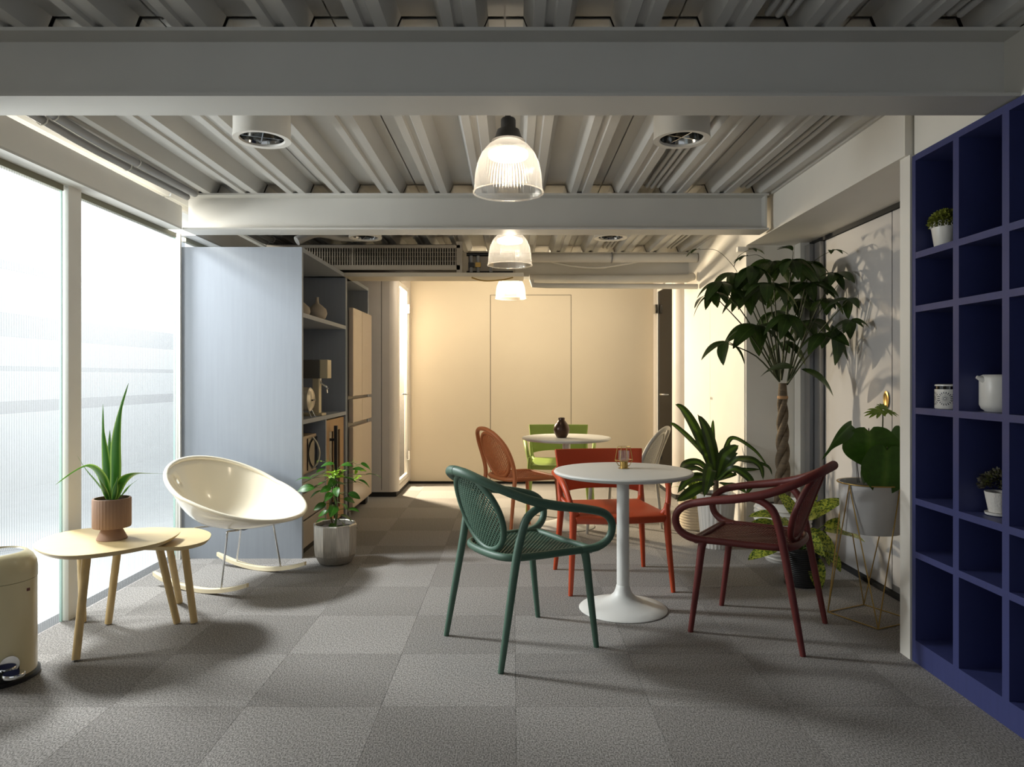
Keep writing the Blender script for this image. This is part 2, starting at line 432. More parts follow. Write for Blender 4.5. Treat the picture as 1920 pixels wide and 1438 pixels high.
# ceiling: slab over ribbed steel deck sheets, two ribs to a sheet
ce = struct(bx('ceiling', (XL-0.15, YF, CE+0.095), (XR+0.15, YB+0.05, CE+0.15), M_deck), 'white painted ribbed steel ceiling')
def deck_profile():
    P = 0.308; z = CE; h = 0.078; pts = []
    for k in range(2):
        a = k*P
        pts += [(a, z+h), (a+0.062, z+h), (a+0.094, z), (a+0.132, z), (a+0.139, z+0.012), (a+0.163, z+0.012), (a+0.170, z), (a+0.214, z), (a+0.246, z+h)]
    pts.append((2*P-0.006, z+h))
    return pts
pp = deck_profile()
dm = MB(); n = len(pp)
vs = [(x, 0, z) for x, z in pp]+[(x, 1, z) for x, z in pp]+[(x, 0, z+0.004) for x, z in pp]+[(x, 1, z+0.004) for x, z in pp]
fs = [(i, i+1, n+i+1, n+i) for i in range(n-1)]+[(2*n+i, 3*n+i, 3*n+i+1, 2*n+i+1) for i in range(n-1)]
dm.add(vs, fs)
dsheet = None
x0 = -0.95-0.308*5+0.03-0.03
for bay, (ya, yb) in enumerate(((YF, 2.50), (2.52, 4.68), (4.70, 6.85), (6.87, YB))):
    xx = -0.95-5*0.308
    while xx < XR+0.1:
        if dsheet is None: o = dsheet = dm.build('deck_sheet', M_deck, ce)
        else: o = dsheet.copy(); C.objects.link(o)
        o.location = (xx, ya, 0); o.scale = (1, yb-ya, 1)
        xx += 0.616

def ibeam(name, axis, c0, c1, mid, zb, zt, fw=0.18, web=0.012, ft=0.012, m=M_steel, label=None, stiff=()):
    r = empty(name, ((c0+c1)/2 if axis == 'x' else mid, mid if axis == 'x' else (c0+c1)/2, zb), 0)
    struct(r, label)
    L = (c1-c0)/2
    def B(nm, a, b):
        if axis == 'x': q = MB().box((a[0], a[1], a[2]), (b[0], b[1], b[2]))
        else: q = MB().box((a[1], a[0], a[2]), (b[1], b[0], b[2]))
        return q.build(nm, m, r)
    h = zt-zb
    B('bottom_flange', (-L, -fw/2, 0), (L, fw/2, ft)); B('top_flange', (-L, -fw/2, h-ft), (L, fw/2, h))
    B('web', (-L, -web/2, ft), (L, web/2, h-ft))
    for sx in stiff: B('stiffener', (sx-(c0+c1)/2-0.006, -fw/2+0.01, ft), (sx-(c0+c1)/2+0.006, -web/2, h-ft))
    return r
ibeam('trim_1', 'x', -2.15, XR, 2.507, BB, CE, label='nearest white steel ceiling beam', stiff=(1.745,))
ibeam('trim_2', 'x', -2.15, 1.665, 4.692, BB, CE, label='second white steel ceiling beam', stiff=(1.65,))
ibeam('trim_3', 'x', -2.25, 1.70, 6.86, BB+0.0, CE, label='far grey steel ceiling beam behind pipes')
# long beam above the glass
sb = struct(empty('trim_4', (-2.2, 3.0, BB)), 'white boxed steel beam running above the glass wall')
MB().box((0.0, -4.5, 0.012), (0.048, 1.6, 0.15)).build('web', M_white, sb)  # web painted whiter than its flange, standing in for bounced light
MB().box((-0.06, -4.5, 0.0), (0.048, 1.6, 0.012)).build('bottom_flange', M_steel, sb)
MB().box((0.0, 1.80, 0.012), (0.048, 4.2, 0.15)).build('web', M_white, sb)
MB().box((-0.06, 1.80, 0.0), (0.048, 4.2, 0.012)).build('bottom_flange', M_steel, sb)

# glass wall: fluted panels, each its own window
def window(n, y0, y1, label):
    r = struct(empty('window_%d' % n, (XL, (y0+y1)/2, 0)), label)
    L = (y1-y0)/2; pitch = 0.016; k = int((y1-y0)/pitch); vs = []; fs = []
    m = k*6
    for i in range(m+1):
        y = -L+2*L*i/m; a = 0.0026*abs(math.sin(PI*k*i/m))**0.7
        for z in (0.004, BB+0.02):
            vs.append((0.004+a, y, z))
    for i in range(m): fs.append((2*i, 2*i+1, 2*i+3, 2*i+2))
    MB().add(vs, fs).build('pane', M_glass, r, smooth=60)
    MB().box((-0.006, L-0.006, 0.0), (0.006, L, BB)).build('glass_edge', M_greenedge, r)
    MB().box((-0.02, -L, BB-0.03), (0.012, L, BB)).build('head_rail', mat('olive_rail', (120, 118, 100), 0.6), r)
    return r
window(1, 2.60, 3.535, 'fluted glass panel behind the cream bin')
window(2, 3.66, 4.72, 'fluted glass panel behind the rocking chair')
struct(bx('light_block_wall', (XL-0.06, 0.45, 0), (XL, 2.46, BB), M_wall), 'added unseen white wall beside the camera, blocking light from the near floor')  # solid stretch added out of view to keep the near floor darker
window(5, 4.86, 7.15, 'fluted glass panel behind the blue grey cabinet')
i = 5
for y0, y1 in ((3.545, 3.65), (2.47, 2.59), (4.735, 4.755)):
    struct(bx('trim_%d' % i, (XL-0.012, y0, -0.005), (XL+0.03, y1, BB), M_white), 'white post between glass panels'); i += 1
struct(bx('window_6', (XL-0.03, YF, BB+0.02), (XL-0.02, 7.15, CE+0.08), M_frost), 'narrow frosted transom strip above the long beam')
struct(bx('trim_10', (XL-0.06, YF, CE+0.08), (XL-0.01, 7.15, CE+0.14), M_ext), 'white strip above the transom')
window(7, -0.62, 0.36, 'added unseen fluted glass panel just behind the camera, letting in fill light')  # this pane and the next added out of view to raise the ambient light
window(8, YF+0.02, -0.70, 'added unseen fluted glass panel at the rear corner, letting in fill light')
struct(bx('wall_left_far', (XL-0.06, 7.15, 0), (XL+0.0, YB, CE), M_wall), 'white wall behind the left booth')
for nm, a, b in (('wall_rear', (XL-0.1, 0), (XR+0.1, 0.75)), ('wall_rear_top', (XL-0.1, 2.15), (XR+0.1, CE+0.1)), ('wall_rear_left', (XL-0.1, 0.75), (-1.9, 2.15)), ('wall_rear_right', (1.1, 0.75), (XR+0.1, 2.15))):
    struct(bx(nm, (a[0], YF-0.1, a[1]), (b[0], YF, b[1]), M_wall), 'white wall behind the camera')
struct(bx('window_9', (-1.9, YF-0.06, 0.75), (1.1, YF-0.05, 2.15), M_clear), 'added unseen clear window behind the camera, letting in fill light')  # opening added out of view so sky light fills the room
# exterior
struct(bx('wall_exterior', (-6.0, -6, -0.2), (-5.9, 34, 5.5), M_ext), 'pale wall outside the glass')
struct(bx('ground_exterior', (-6.0, -6, -0.3), (-2.4, 34, -0.13), M_ext), 'pale ground outside the glass')
for z0, z1 in ((0.86, 0.98), (1.28, 1.33), (1.62, 1.85), (2.28, 2.36)):
    tag(bx('rail', (-5.0, -2, z0), (-4.95, 26, z1), M_rail), {0.86: 'lowest', 1.28: 'thin second', 1.62: 'broad third', 2.28: 'topmost'}[z0]+' grey rail outside the fluted glass', 'rail', 'rails outside the glass')

# back wall
bw = struct(bx('wall_back', (XL-0.06, YB, 0), (XR+0.1, YB+0.08, CE+0.09), M_gap), 'beige panelled back wall')
DX0, DX1, DZ = -0.256, 0.66, 2.155
g = 0.006
for a, b in (((-1.30, 0.03), (DX0-g, CE)), ((DX1+g, 0.03), (1.75, CE)), ((DX0-g, DZ+g), (DX1+g, CE))):
    bx('wall_panel', (a[0], YB-0.012, a[1]), (b[0], YB, b[1]), M_beige, bw)
d1 = struct(bx('door_1', (DX0, YB-0.012, 0.03), (DX1, YB-0.0005, DZ), M_beige), 'flush beige door in the back wall')

# right side walls
struct(bx('wall_right', (XR, YF, 0), (XR+0.1, YB, CE+0.09), M_wall), 'white right wall')
wr2 = struct(bx('wall_right_far', (1.70, 5.16, 0), (XR, 7.03, CE+0.0), M_wall), 'white wall right of the tables')
bx('cupboard_door', (1.692, 5.18, 0.04), (1.70, 6.08, 1.98), M_wall, wr2)
bx('cupboard_door', (1.692, 6.085, 0.04), (1.70, 6.98, 1.98), M_wall, wr2)
MB().lathe([(0.012, 0), (0.012, 0.01)], 12).build('keyhole', M_chrome, wr2)
kh = wr2.children[-1]; kh.location = (1.692, 6.02, 1.04); kh.rotation_euler = (0, -PI/2, 0)
struct(bx('trim_11', (1.70, 3.07, BB), (XR, 5.16, CE+0.0), M_wall), 'white header above the sliding doors')
struct(bx('trim_12', (1.735, YF, BB), (XR, 3.06, CE+0.0), M_wall), 'white header above the navy shelf')
struct(bx('trim_13', (1.714, 3.056, 0), (1.80, 3.135, BB), M_wall), 'white post at the end of the navy shelf')
struct(bx('wall_side', (1.80, 3.075, 0), (XR, 3.13, BB), M_wall), 'white partition behind the navy shelf')
def sdoor(n, y0, y1, lab, m=M_lam):
    return struct(bx('door_%d' % n, (2.13, y0, 0.025), (2.155, y1, 2.15), m), lab)
d2 = sdoor(2, 3.14, 3.972, 'pale glossy sliding door beside the white post')
d3 = sdoor(3, 3.982, 4.83, 'pale glossy sliding door behind the braided tree')
bx('edge_strip', (2.124, 3.145, 0.03), (2.13, 3.965, 0.06), M_alu, d2)
hb = MB().lathe([(0.0, 0), (0.03, 0.0), (0.034, 0.006), (0.026, 0.008), (0.02, 0.004), (0, 0.004)], 24).build('door_handle', M_brass, d3, smooth=40)
hb.location = (2.128, 4.03, 1.09); hb.rotation_euler = (0, -PI/2, 0); hb.scale = (1.5, 0.9, 1)
struct(bx('trim_14', (2.10, 4.84, 0.0), (2.155, 4.93, 2.15), M_alu), 'grey metal upright beside the sliding doors')
struct(bx('trim_15', (2.07, 4.94, 0.0), (2.155, 5.02, 2.15), M_alu), 'darker grey metal upright beside the sliding doors')
struct(bx('trim_16', (2.05, 5.05, 0.0), (2.155, 5.155, BB), M_white), 'white jamb beside the sliding doors')
struct(bx('trim_17', (2.115, 3.14, 2.152), (2.158, 5.05, BB), M_gap), 'dark track above the sliding doors')
struct(bx('trim_18', (2.10, 3.14, 0.0), (2.158, 4.84, 0.022), M_gap), 'dark track under the sliding doors')

# ------------------------------------------------------------------ booths at the far end
def rounded_post(mb, cx, cy, r, a0, a1, z0, z1, n=8, t=0.03):
    vs = []
    for i in range(n+1):
        a = a0+(a1-a0)*i/n
        for rr in (r, r-t):
            for z in (z0, z1): vs.append((cx+rr*math.cos(a), cy+rr*math.sin(a), z))
    fs = []
    for i in range(n):
        o = 4*i; p = o+4
        fs += [(o, o+1, p+1, p), (o+2, p+2, p+3, o+3), (o+1, o+3, p+3, p+1), (o, p, p+2, o+2)]
    mb.add(vs, fs)
def booth(name, s, X, Y0, label, glass, zt=2.30):
    """s=+1: glass door faces +X (left booth); s=-1 faces -X"""
    r = empty(name, (X, Y0, 0), 0, label, 'booth')
    R = 0.09; Y1 = YB-0.015-Y0; outer = (-1.05 if s > 0 else 0.55)
    def b(nm, a, c, m, bev=0.0, par=r):
        x0, x1 = sorted((a[0]*s, c[0]*s)) if s < 0 else (a[0], c[0])
        return MB().box((x0, a[1], a[2]), (x1, c[1], c[2])).build(nm, m, par, bevel=bev)
    W_ = 1.05 if s > 0 else 0.55
    b('front_panel', (-W_, 0, 0.05), (-R, 0.03, zt), M_booth)
    mb = MB(); rounded_post(mb, -R*s, R, R, *((-PI/2, 0) if s > 0 else (-PI/2, -PI)), 0.05, zt); mb.build('corner_post', M_booth, r, smooth=40)
    b('sill', (-0.05, R, 0.05), (0, Y1, 0.10), M_booth, 0.01)
    b('lintel', (-0.05, R, 2.22), (0, Y1, zt), M_booth)
    b('end_jamb', (-0.05, Y1-0.15, 0.10), (0, Y1, 2.22), M_booth)
    b('plinth', (-W_+0.02, 0.02, 0.0), (-0.02, Y1, 0.05), M_plinth)
    b('roof', (-W_, 0.0, zt), (0, Y1, zt+0.03), M_booth)
    b('back_panel', (-W_, Y1-0.02, 0.05), (-0.05, Y1, zt), M_absorb)  # dark panel and linings added to stop booth light spilling on the wall
    b('absorber_lining', (-W_+0.02, 0.032, 0.06), (-0.10, 0.045, zt-0.03), M_absorb)
    b('absorber_lining', (-W_, 0.045, 0.06), (-W_+0.02, Y1-0.02, zt-0.03), M_absorb)
    b('absorber_lining_top', (-W_, 0.045, zt-0.03), (-0.055, Y1-0.02, zt-0.002), M_absorb)
    b('panel_joint', (-0.17, -0.001, 0.07), (-0.166, 0.002, zt-0.02), M_gap)
    d = b('glass_door', (-0.03, R+0.05, 0.15), (-0.022, Y1-0.17, 2.17), glass)
    for a, c in (((-0.04, R+0.01, 0.105), (-0.01, R+0.05, 2.215)), ((-0.04, Y1-0.185, 0.105), (-0.01, Y1-0.152, 2.215)), ((-0.04, R+0.05, 0.105), (-0.01, Y1-0.185, 0.15)), ((-0.04, R+0.05, 2.17), (-0.01, Y1-0.185, 2.215))):
        b('door_frame', a, c, M_white, 0.004, d)
    for z in (0.30, 1.93): b('hinge', (-0.012, Y1-0.20, z), (0.018, Y1-0.11, z+0.10), M_chrome, 0.003)
    hz = 1.04
    h = MB().tube([(0.0*s, R+0.16, hz), (0.05*s, R+0.16, hz), (0.06*s, R+0.17, hz), (0.06*s, R+0.28, hz)], 0.009, 8).build('door_handle', M_chrome, r, smooth=50)
    return r
booth('phone_booth', 1, -1.17, 7.20, 'pale phone booth with lit frosted glass door left of the back wall', M_frost)
booth('phone_booth', -1, 1.60, 7.03, 'pale phone booth with dark glass door right of the back wall', M_darkglass)

# ------------------------------------------------------------------ left cabinet wall unit
CX = -1.42; CT = 2.095
cb = empty('wall_cabinet', (CX, 4.76, 0), 0, 'tall blue grey shelving cabinet with open niches behind the rocking chair', 'cabinet')
def c_(nm, x0, y0, z0, x1, y1, z1, m=M_cab, bev=0.0, par=None):
    P = par or cb
    return MB().box((x0-CX, y0-4.76, z0), (x1-CX, y1-4.76, z1)).build(nm, m, P, bevel=bev)
c_('end_panel', -2.235, 4.76, 0, CX, 4.79, CT)
c_('top_panel', -2.2, 4.79, CT-0.03, CX, 6.95, CT)
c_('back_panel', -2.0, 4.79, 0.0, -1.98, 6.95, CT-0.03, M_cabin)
c_('divider', -1.98, 6.005, 0, CX, 6.03, CT-0.03)
c_('divider', -1.98, 6.035, 0, CX, 6.055, CT-0.03)
c_('end_panel', -1.98, 6.92, 0, CX, 6.95, CT-0.03)
c_('upper_shelf', -1.98, 4.79, 1.625, CX, 6.005, 1.655)
c_('counter_shelf', -1.98, 4.79, 0.90, CX, 6.005, 0.93)
c_('small_shelf', -1.98, 4.79, 1.33, -1.50, 4.98, 1.345)
c_('divider', -1.98, 5.36, 0.05, CX, 5.385, 0.90)
c_('niche_shelf', -1.98, 4.79, 0.505, CX, 5.36, 0.53)
c_('plinth', -1.96, 4.80, 0, CX-0.03, 6.0, 0.05, M_plinth)
for z0, z1 in ((0.437, 0.50), (0.247, 0.425), (0.055, 0.235)):
    c_('drawer', -1.44, 4.80, z0, CX-0.002, 5.355, z1, M_drawer, 0.002)

wf = empty('wine_fridge', (-1.46, 5.70, 0), 0, 'wood framed wine fridge with black glass and tall black handle', 'fridge')
def wv(nm, a, b, m, bev=0.0): return MB().box(a, b).build(nm, m, wf, bevel=bev)
wv('cabinet_body', (-0.5, -0.295, 0.052), (0.0, 0.295, 0.89), M_black)
wv('glass', (0.0, -0.2, 0.16), (0.012, 0.2, 0.80), M_blackglass)
for a, b in (((0, -0.295, 0.06), (0.025, -0.17, 0.885)), ((0, 0.17, 0.06), (0.025, 0.295, 0.885)), ((0, -0.17, 0.79), (0.025, 0.17, 0.885)), ((0, -0.17, 0.06), (0.025, 0.17, 0.15)), ((0.0, -0.02, 0.15), (0.02, 0.05, 0.79))):
    wv('door_frame', a, b, M_oak, 0.002)
hd = MB(); hd.box((0.06, -0.17, 0.12), (0.085, -0.145, 0.84)); hd.box((0.025, -0.165, 0.72), (0.06, -0.15, 0.74)); hd.box((0.025, -0.165, 0.22), (0.06, -0.15, 0.24)); hd.build('door_handle', M_black, wf)

fr = empty('refrigerator', (-1.375, 6.09, 0), 0, 'tall beige multi-door refrigerator in the cabinet end bay', 'refrigerator')
def f_(nm, a, b, m=M_appl, bev=0.006): return MB().box(a, b).build(nm, m, fr, bevel=bev)
f_('cabinet_body', (-0.6, 0.0, 0.05), (-0.045, 0.79, 1.80), mat('fridge_side', (150, 144, 138), 0.4))
f_('door', (-0.04, 0.0, 1.055), (0, 0.36, 1.82)); f_('door', (-0.04, 0.366, 1.055), (0, 0.79, 1.82))
f_('drawer', (-0.04, 0.0, 0.825), (0, 0.36, 1.03)); f_('drawer', (-0.04, 0.366, 0.825), (0, 0.79, 1.03))
f_('drawer', (-0.04, 0.0, 0.09), (0, 0.79, 0.79))
f_('foot', (-0.12, 0.02, 0.0), (-0.04, 0.08, 0.05), M_alu); f_('foot', (-0.12, 0.7, 0.0), (-0.04, 0.77, 0.05), M_plinth)

mw = empty('microwave_oven', (-1.47, 5.07, 0.531), 0, 'beige and black microwave oven with curved handle in the lower niche', 'microwave')
MB().box((-0.4, -0.25, 0.0), (0.0, 0.22, 0.27)).build('cabinet_body', mat('microwave_beige', (176, 156, 132), 0.4), mw, bevel=0.005)
MB().box((0.0, -0.02, 0.02), (0.008, 0.215, 0.25)).build('door_glass', M_blackglass, mw)
MB().tube(spline([(0.005, 0.1, 0.25), (0.035, 0.115, 0.2), (0.05, 0.12, 0.13), (0.035, 0.115, 0.06), (0.005, 0.1, 0.02)], 4), 0.008, 8).build('door_handle', M_toaster, mw, smooth=50)

cm = empty('coffee_machine', (-1.485, 5.34, 0.93), 0, 'cream espresso machine with tall column on the cabinet counter', 'coffee machine')
MB().box((-0.16, -0.06, 0.0), (0.06, 0.06, 0.02)).build('base', M_machine, cm, bevel=0.004)
MB().box((-0.02, -0.035, 0.02), (0.03, 0.035, 0.30)).build('column', M_machine, cm, bevel=0.004)
MB().box((-0.14, -0.055, 0.28), (0.04, 0.055, 0.42)).build('head', mat('machine_grey', (90, 86, 80), 0.4), cm, bevel=0.005)
MB().box((0.04, -0.055, 0.28), (0.10, 0.055, 0.42)).build('front_cover', M_machine, cm, bevel=0.005)
MB().tube([(0.03, 0, 0.28), (0.03, 0.0, 0.25), (0.09, 0, 0.20)], 0.006, 8).build('steam_wand', M_chrome, cm)
MB().tube([(0.0, 0.03, 0.26), (0.07, 0.03, 0.22), (0.075, 0.03, 0.17)], 0.005, 8).build('steam_wand', M_chrome, cm)

to = empty('toaster', (-1.525, 5.08, 0.93), 0, 'round polished retro toaster on wire feet on the counter', 'toaster')
MB().lathe([(0.0, -0.09), (0.06, -0.088), (0.086, -0.07), (0.09, 0), (0.086, 0.07), (0.06, 0.088), (0.0, 0.09)], 28, cap=(False, False)).build('body', M_toaster, to, smooth=40)
t_ = to.children[-1]; t_.location = (0, 0, 0.13); t_.rotation_euler = (0, PI/2, 0)
for y in (-0.05, 0.05): MB().tube([(0.09, y, 0.003), (0.07, y*0.9, 0.05), (-0.07, y*0.9, 0.05), (-0.09, y, 0.003)], 0.005, 6).build('wire_foot', M_chrome, to)
MB().box((0.09, -0.04, 0.12), (0.1, 0.04, 0.13)).build('dial', M_black, to)

def small_vase(x, y, z, s, label):
    r = tag(MB().lathe([(a*s, b*s) for a, b in ((0.03, 0), (0.062, 0.015), (0.075, 0.05), (0.068, 0.085), (0.035, 0.115), (0.014, 0.13), (0.011, 0.165), (0.014, 0.175), (0.009, 0.172), (0.007, 0.13))], 32, cap=(True, False)).build('vase', M_vase, None, smooth=50), label, 'vase')
    r.location = (x, y, z); return r
small_vase(-1.50, 5.42, 1.655, 1.0, 'round narrow-necked matt vase in full view on the upper cabinet shelf')
small_vase(-1.555, 5.19, 1.655, 0.9, 'matt vase half hidden by the cabinet end panel on the upper shelf')

# ------------------------------------------------------------------ AC unit, pipes, conduits, ceiling lights
ac = empty('air_conditioner', (-1.35, 6.0, 2.13), 0, 'long ducted air conditioner with slotted grille above the refrigerator', 'air conditioner')
MB().box((-0.72, 0.03, 0.0), (0.88, 0.5, 0.22)).build('casing', mat('ac_dark', (70, 66, 62), 0.6), ac)
for a, b in (((-0.74, 0, 0.185), (0.90, 0.03, 0.21)), ((-0.74, 0, 0.0), (0.90, 0.03, 0.04)), ((0.87, 0, -0.03), (0.92, 0.03, 0.24)), ((-0.02, 0, 0.04), (-0.005, 0.03, 0.185))):
    MB().box(a, b).build('frame', M_grille, ac)
sl = MB()
for k in range(75): sl.box((-0.72+k*0.0213, 0.006, 0.04), (-0.713+k*0.0213, 0.028, 0.185))
for z in (0.075, 0.115, 0.15): sl.box((-0.72, 0.02, z), (0.87, 0.026, z+0.004))
tag(sl.build('slat', M_grille, ac), kind='stuff')
tag(bx('drip_tray', (-1.75, 5.95, 2.065), (0.09, 6.23, 2.098), mat('tray_white', (206, 196, 176), 0.5)), 'long white boxed shelf hanging under the air conditioner', 'shelf')
def pipe(name, pts, r, m, label, cat='pipe', group=None, n=12):
    P = [Vector(p) for p in pts]; c = P[0]
    b = MB().tube([p-c for p in P], r, n).build(name, m, None, smooth=50); b.location = c
    return tag(b, label, cat, group)
p1 = pipe('wrapped_pipe', [(0.05, 6.5, 2.317), (0.2, 6.5, 2.317), (0.9, 6.5, 2.315), (1.69, 6.5, 2.317)], 0.042, M_pipe, 'thick wrapped pipe, highest of the three across the back')
MB().lathe([(0.05, 0), (0.05, 0.01)], 16).build('wall_plate', M_alu, p1); q = p1.children[-1]; q.location = (1.62, 0, 0); q.rotation_euler = (0, PI/2, 0)
MB().lathe([(0.045, 0), (0.045, 0.006)], 16).build('pipe_clamp', M_alu, p1); q = p1.children[-1]; q.location = (0.85, 0, 0); q.rotation_euler = (0, PI/2, 0)
pipe('wrapped_pipe', [(0.15, 6.5, 2.125), (0.9, 6.5, 2.12), (1.60, 6.5, 2.125), (1.66, 6.55, 2.15)], 0.038, M_pipe, 'thick wrapped pipe, middle of the three across the back')
pipe('thin_pipe', [(0.17, 6.42, 2.105), (0.18, 6.42, 2.055), (0.3, 6.42, 2.05), (1.68, 6.45, 2.045)], 0.024, M_pipe, 'thin wrapped pipe, lowest across the back')
pipe('sagging_cable', spline([(0.35, 6.55, 2.29), (0.55, 6.55, 2.25), (0.8, 6.55, 2.235), (1.05, 6.55, 2.27), (1.15, 6.55, 2.29)], 5), 0.01, M_pipe, 'sagging pale cable between the two thick wrapped pipes', 'cable')
vb = empty('valve_cluster', (-0.33, 6.08, 2.112), 0, 'cluster of brass and black valves at the air conditioner end', 'valves')
for x in (-0.03, 0.03, 0.14): MB().tube([(x, 0, 0.01), (x, 0, 0.15)], 0.014, 8).build('riser', M_conduit, vb); MB().box((x-0.022, -0.022, 0.05), (x+0.022, 0.022, 0.09)).build('valve_body', M_brass if x > 0 else M_black, vb)
MB().box((-0.06, 0.05, 0.0), (0.35, 0.25, 0.2)).build('junction_box', M_grille, vb)
for z, r_ in ((0.165, 0.016), (0.005, 0.018)): MB().tube([(-0.07, 0.02, z), (0.33, 0.02, z)], r_, 10).build('valve_pipe', M_black, vb, smooth=50)
pipe('loose_cable', spline([(-0.35, 5.97, 2.06), (-0.25, 5.99, 2.035), (-0.1, 5.99, 2.042), (0.0, 5.97, 2.06)], 5), 0.006, M_brass, 'loose tangled cable hanging under the white boxed shelf', 'cable')
pipe('flexible_duct', spline([(-1.62, 5.3, 2.24), (-1.5, 5.4, 2.32), (-1.35, 5.6, 2.33), (-1.2, 5.8, 2.37), (-1.15, 5.85, 2.42)], 5), 0.035, M_conduit, 'grey flexible duct above the cabinet', 'duct')

BAY = (('in the nearest ceiling bay', YF, 2.40), ('between the two near beams', 2.62, 4.58), ('in the far ceiling bay', 4.80, 6.75))
for bl, ya, yb in BAY:
    for pl, x, z in (('left', 0.865, 2.455), ('middle', 0.90, 2.45), ('right', 0.938, 2.455)):
        pipe('ceiling_conduit', [(x, ya, z), (x, (ya+yb)/2, z-0.006), (x, yb, z)], 0.0125, M_deck, '%s one of three white conduits right of the pendants, %s' % (pl, bl), 'conduit', 'conduits right of the lamps', 8)
    for pl, x, z in (('left', 1.48, 2.455), ('right', 1.515, 2.45)):
        pipe('ceiling_conduit', [(x, ya, z), (x, (ya+yb)/2, z-0.006), (x, yb, z)], 0.0125, M_deck, '%s one of two white conduits beside the right header, %s' % (pl, bl), 'conduit', 'conduits along the right header', 8)
for bl, ya, yb in BAY[1:]:
    for pl, x, z in (('outer', -2.11, 2.375), ('inner', -2.06, 2.395)):
        c = pipe('ceiling_conduit', spline([(x, ya, z), (x, ya+0.5, z), (x, (ya+yb)/2, z-0.008), (x, yb, z+0.01)], 3), 0.021, M_conduit, '%s thick grey conduit above the glass wall, %s' % (pl, bl), 'conduit', 'conduits above the glass wall', 10)
        for yy in (0.55, 1.25):
            MB().tube([(0.026*math.cos(a*PI/5), yy, 0.026*math.sin(a*PI/5)) for a in range(10)], 0.003, 4, closed=True).build('cable_tie', M_white, c)

def downlight(x, y, label):
    r = empty('ceiling_downlight', (x, y, 2.30), 0, label, 'ceiling light', 'cylinder downlights')
    MB().lathe([(0.125, 0.0), (0.125, 0.115)], 40, cap=(False, True)).build('housing', M_white, r, smooth=40)
    MB().lathe([(0.095, 0.012), (0.1, 0.0), (0.127, -0.002), (0.127, 0.012)], 40, cap=(False, False)).build('trim_ring', M_white, r, smooth=40)
    MB().lathe([(0.095, 0.008), (0.085, 0.05), (0.055, 0.09), (0.0, 0.095)], 32, cap=(False, False)).build('reflector', M_reflector, r, smooth=40)
    for a in (0.4, 0.4+PI/2):
        MB().box((-0.09, -0.002, 0.01), (0.09, 0.002, 0.06), Matrix.Rotation(a, 4, 'Z')).build('baffle', M_reflector, r)
    for a in (1.2, 4.3):
        MB().lathe([(0.0, 0), (0.018, 0.01), (0.018, 0.05)], 12, (0.045*math.cos(a), 0.045*math.sin(a), 0.03)).build('bulb', M_ceram, r, smooth=50)
downlight(-1.142, 3.22, 'white cylinder downlight between the two near beams, left of the pendants')
downlight(0.767, 3.22, 'white cylinder downlight between the two near beams, right of the pendants')
downlight(-1.148, 5.5, 'cylinder downlight beyond the second beam, above the air conditioner')
downlight(0.758, 5.5, 'cylinder downlight beyond the second beam, above the pipes')

def pendant(x, y, zr, label, power):
    r = empty('pendant_lamp', (x, y, zr), 0, label, 'pendant lamp', 'ribbed dome pendant lamps')
    prof = [(0.157, 0.0), (0.153, 0.03), (0.15, 0.08), (0.14, 0.13), (0.12, 0.175), (0.09, 0.21), (0.06, 0.23), (0.045, 0.238)]
    n = 180
    MB().lathe([(a*0.985, b) for a, b in prof], n, mod=lambda th, z: 1+0.011*math.cos(60*th), cap=(False, False)).build('glass_shade', M_dome, r, smooth=70)
    MB().tube([(0.157*math.cos(2*PI*k/48), 0.157*math.sin(2*PI*k/48), 0.0) for k in range(48)], 0.004, 8, closed=True).build('shade_rim', M_dome, r, smooth=50)
    MB().lathe([(0.075, 0.232), (0.06, 0.25), (0.05, 0.28), (0.034, 0.285), (0.034, 0.325), (0.03, 0.333), (0.012, 0.338), (0.010, 0.35)], 28).build('lamp_head', M_lamphead, r, smooth=40)
    MB().lathe([(0.0, 0.155), (0.085, 0.158), (0.09, 0.165), (0.088, 0.18), (0.04, 0.20), (0.0, 0.205)], 32, cap=(False, False)).build('lamp_disc', M_bulb, r, smooth=40)
    top = CE+0.07-zr; z = 0.35; k = 0
    ch = MB()
    while z < top:
        pts = [((0.009*math.cos(a*PI/5)) if k % 2 else 0, (0.009*math.cos(a*PI/5)) if not k % 2 else 0, z+0.012+0.015*math.sin(a*PI/5)) for a in range(10)]
        ch.tube(pts, 0.0022, 5, closed=True); z += 0.022; k += 1
    pts = [(-0.012+0.004*math.sin(q*1.3), 0.006, 0.345+(top-0.345)*q/6) for q in range(7)]
    ch.build('chain', M_black, r)
    MB().tube(pts, 0.003, 5).build('cord', M_black, r)
    p = point('bulb_light', (x, y, zr+0.11), power, (1.0, 0.86, 0.66), 0.04)
    return r
pendant(-0.0216, 3.19, 2.052, 'nearest and largest ribbed glass pendant lamp', 3)
pendant(-0.0225, 4.98, 2.008, 'middle ribbed glass pendant lamp, just beyond the second beam', 3)
pendant(-0.0246, 7.25, 2.026, 'farthest and smallest ribbed glass pendant lamp', 3.5)

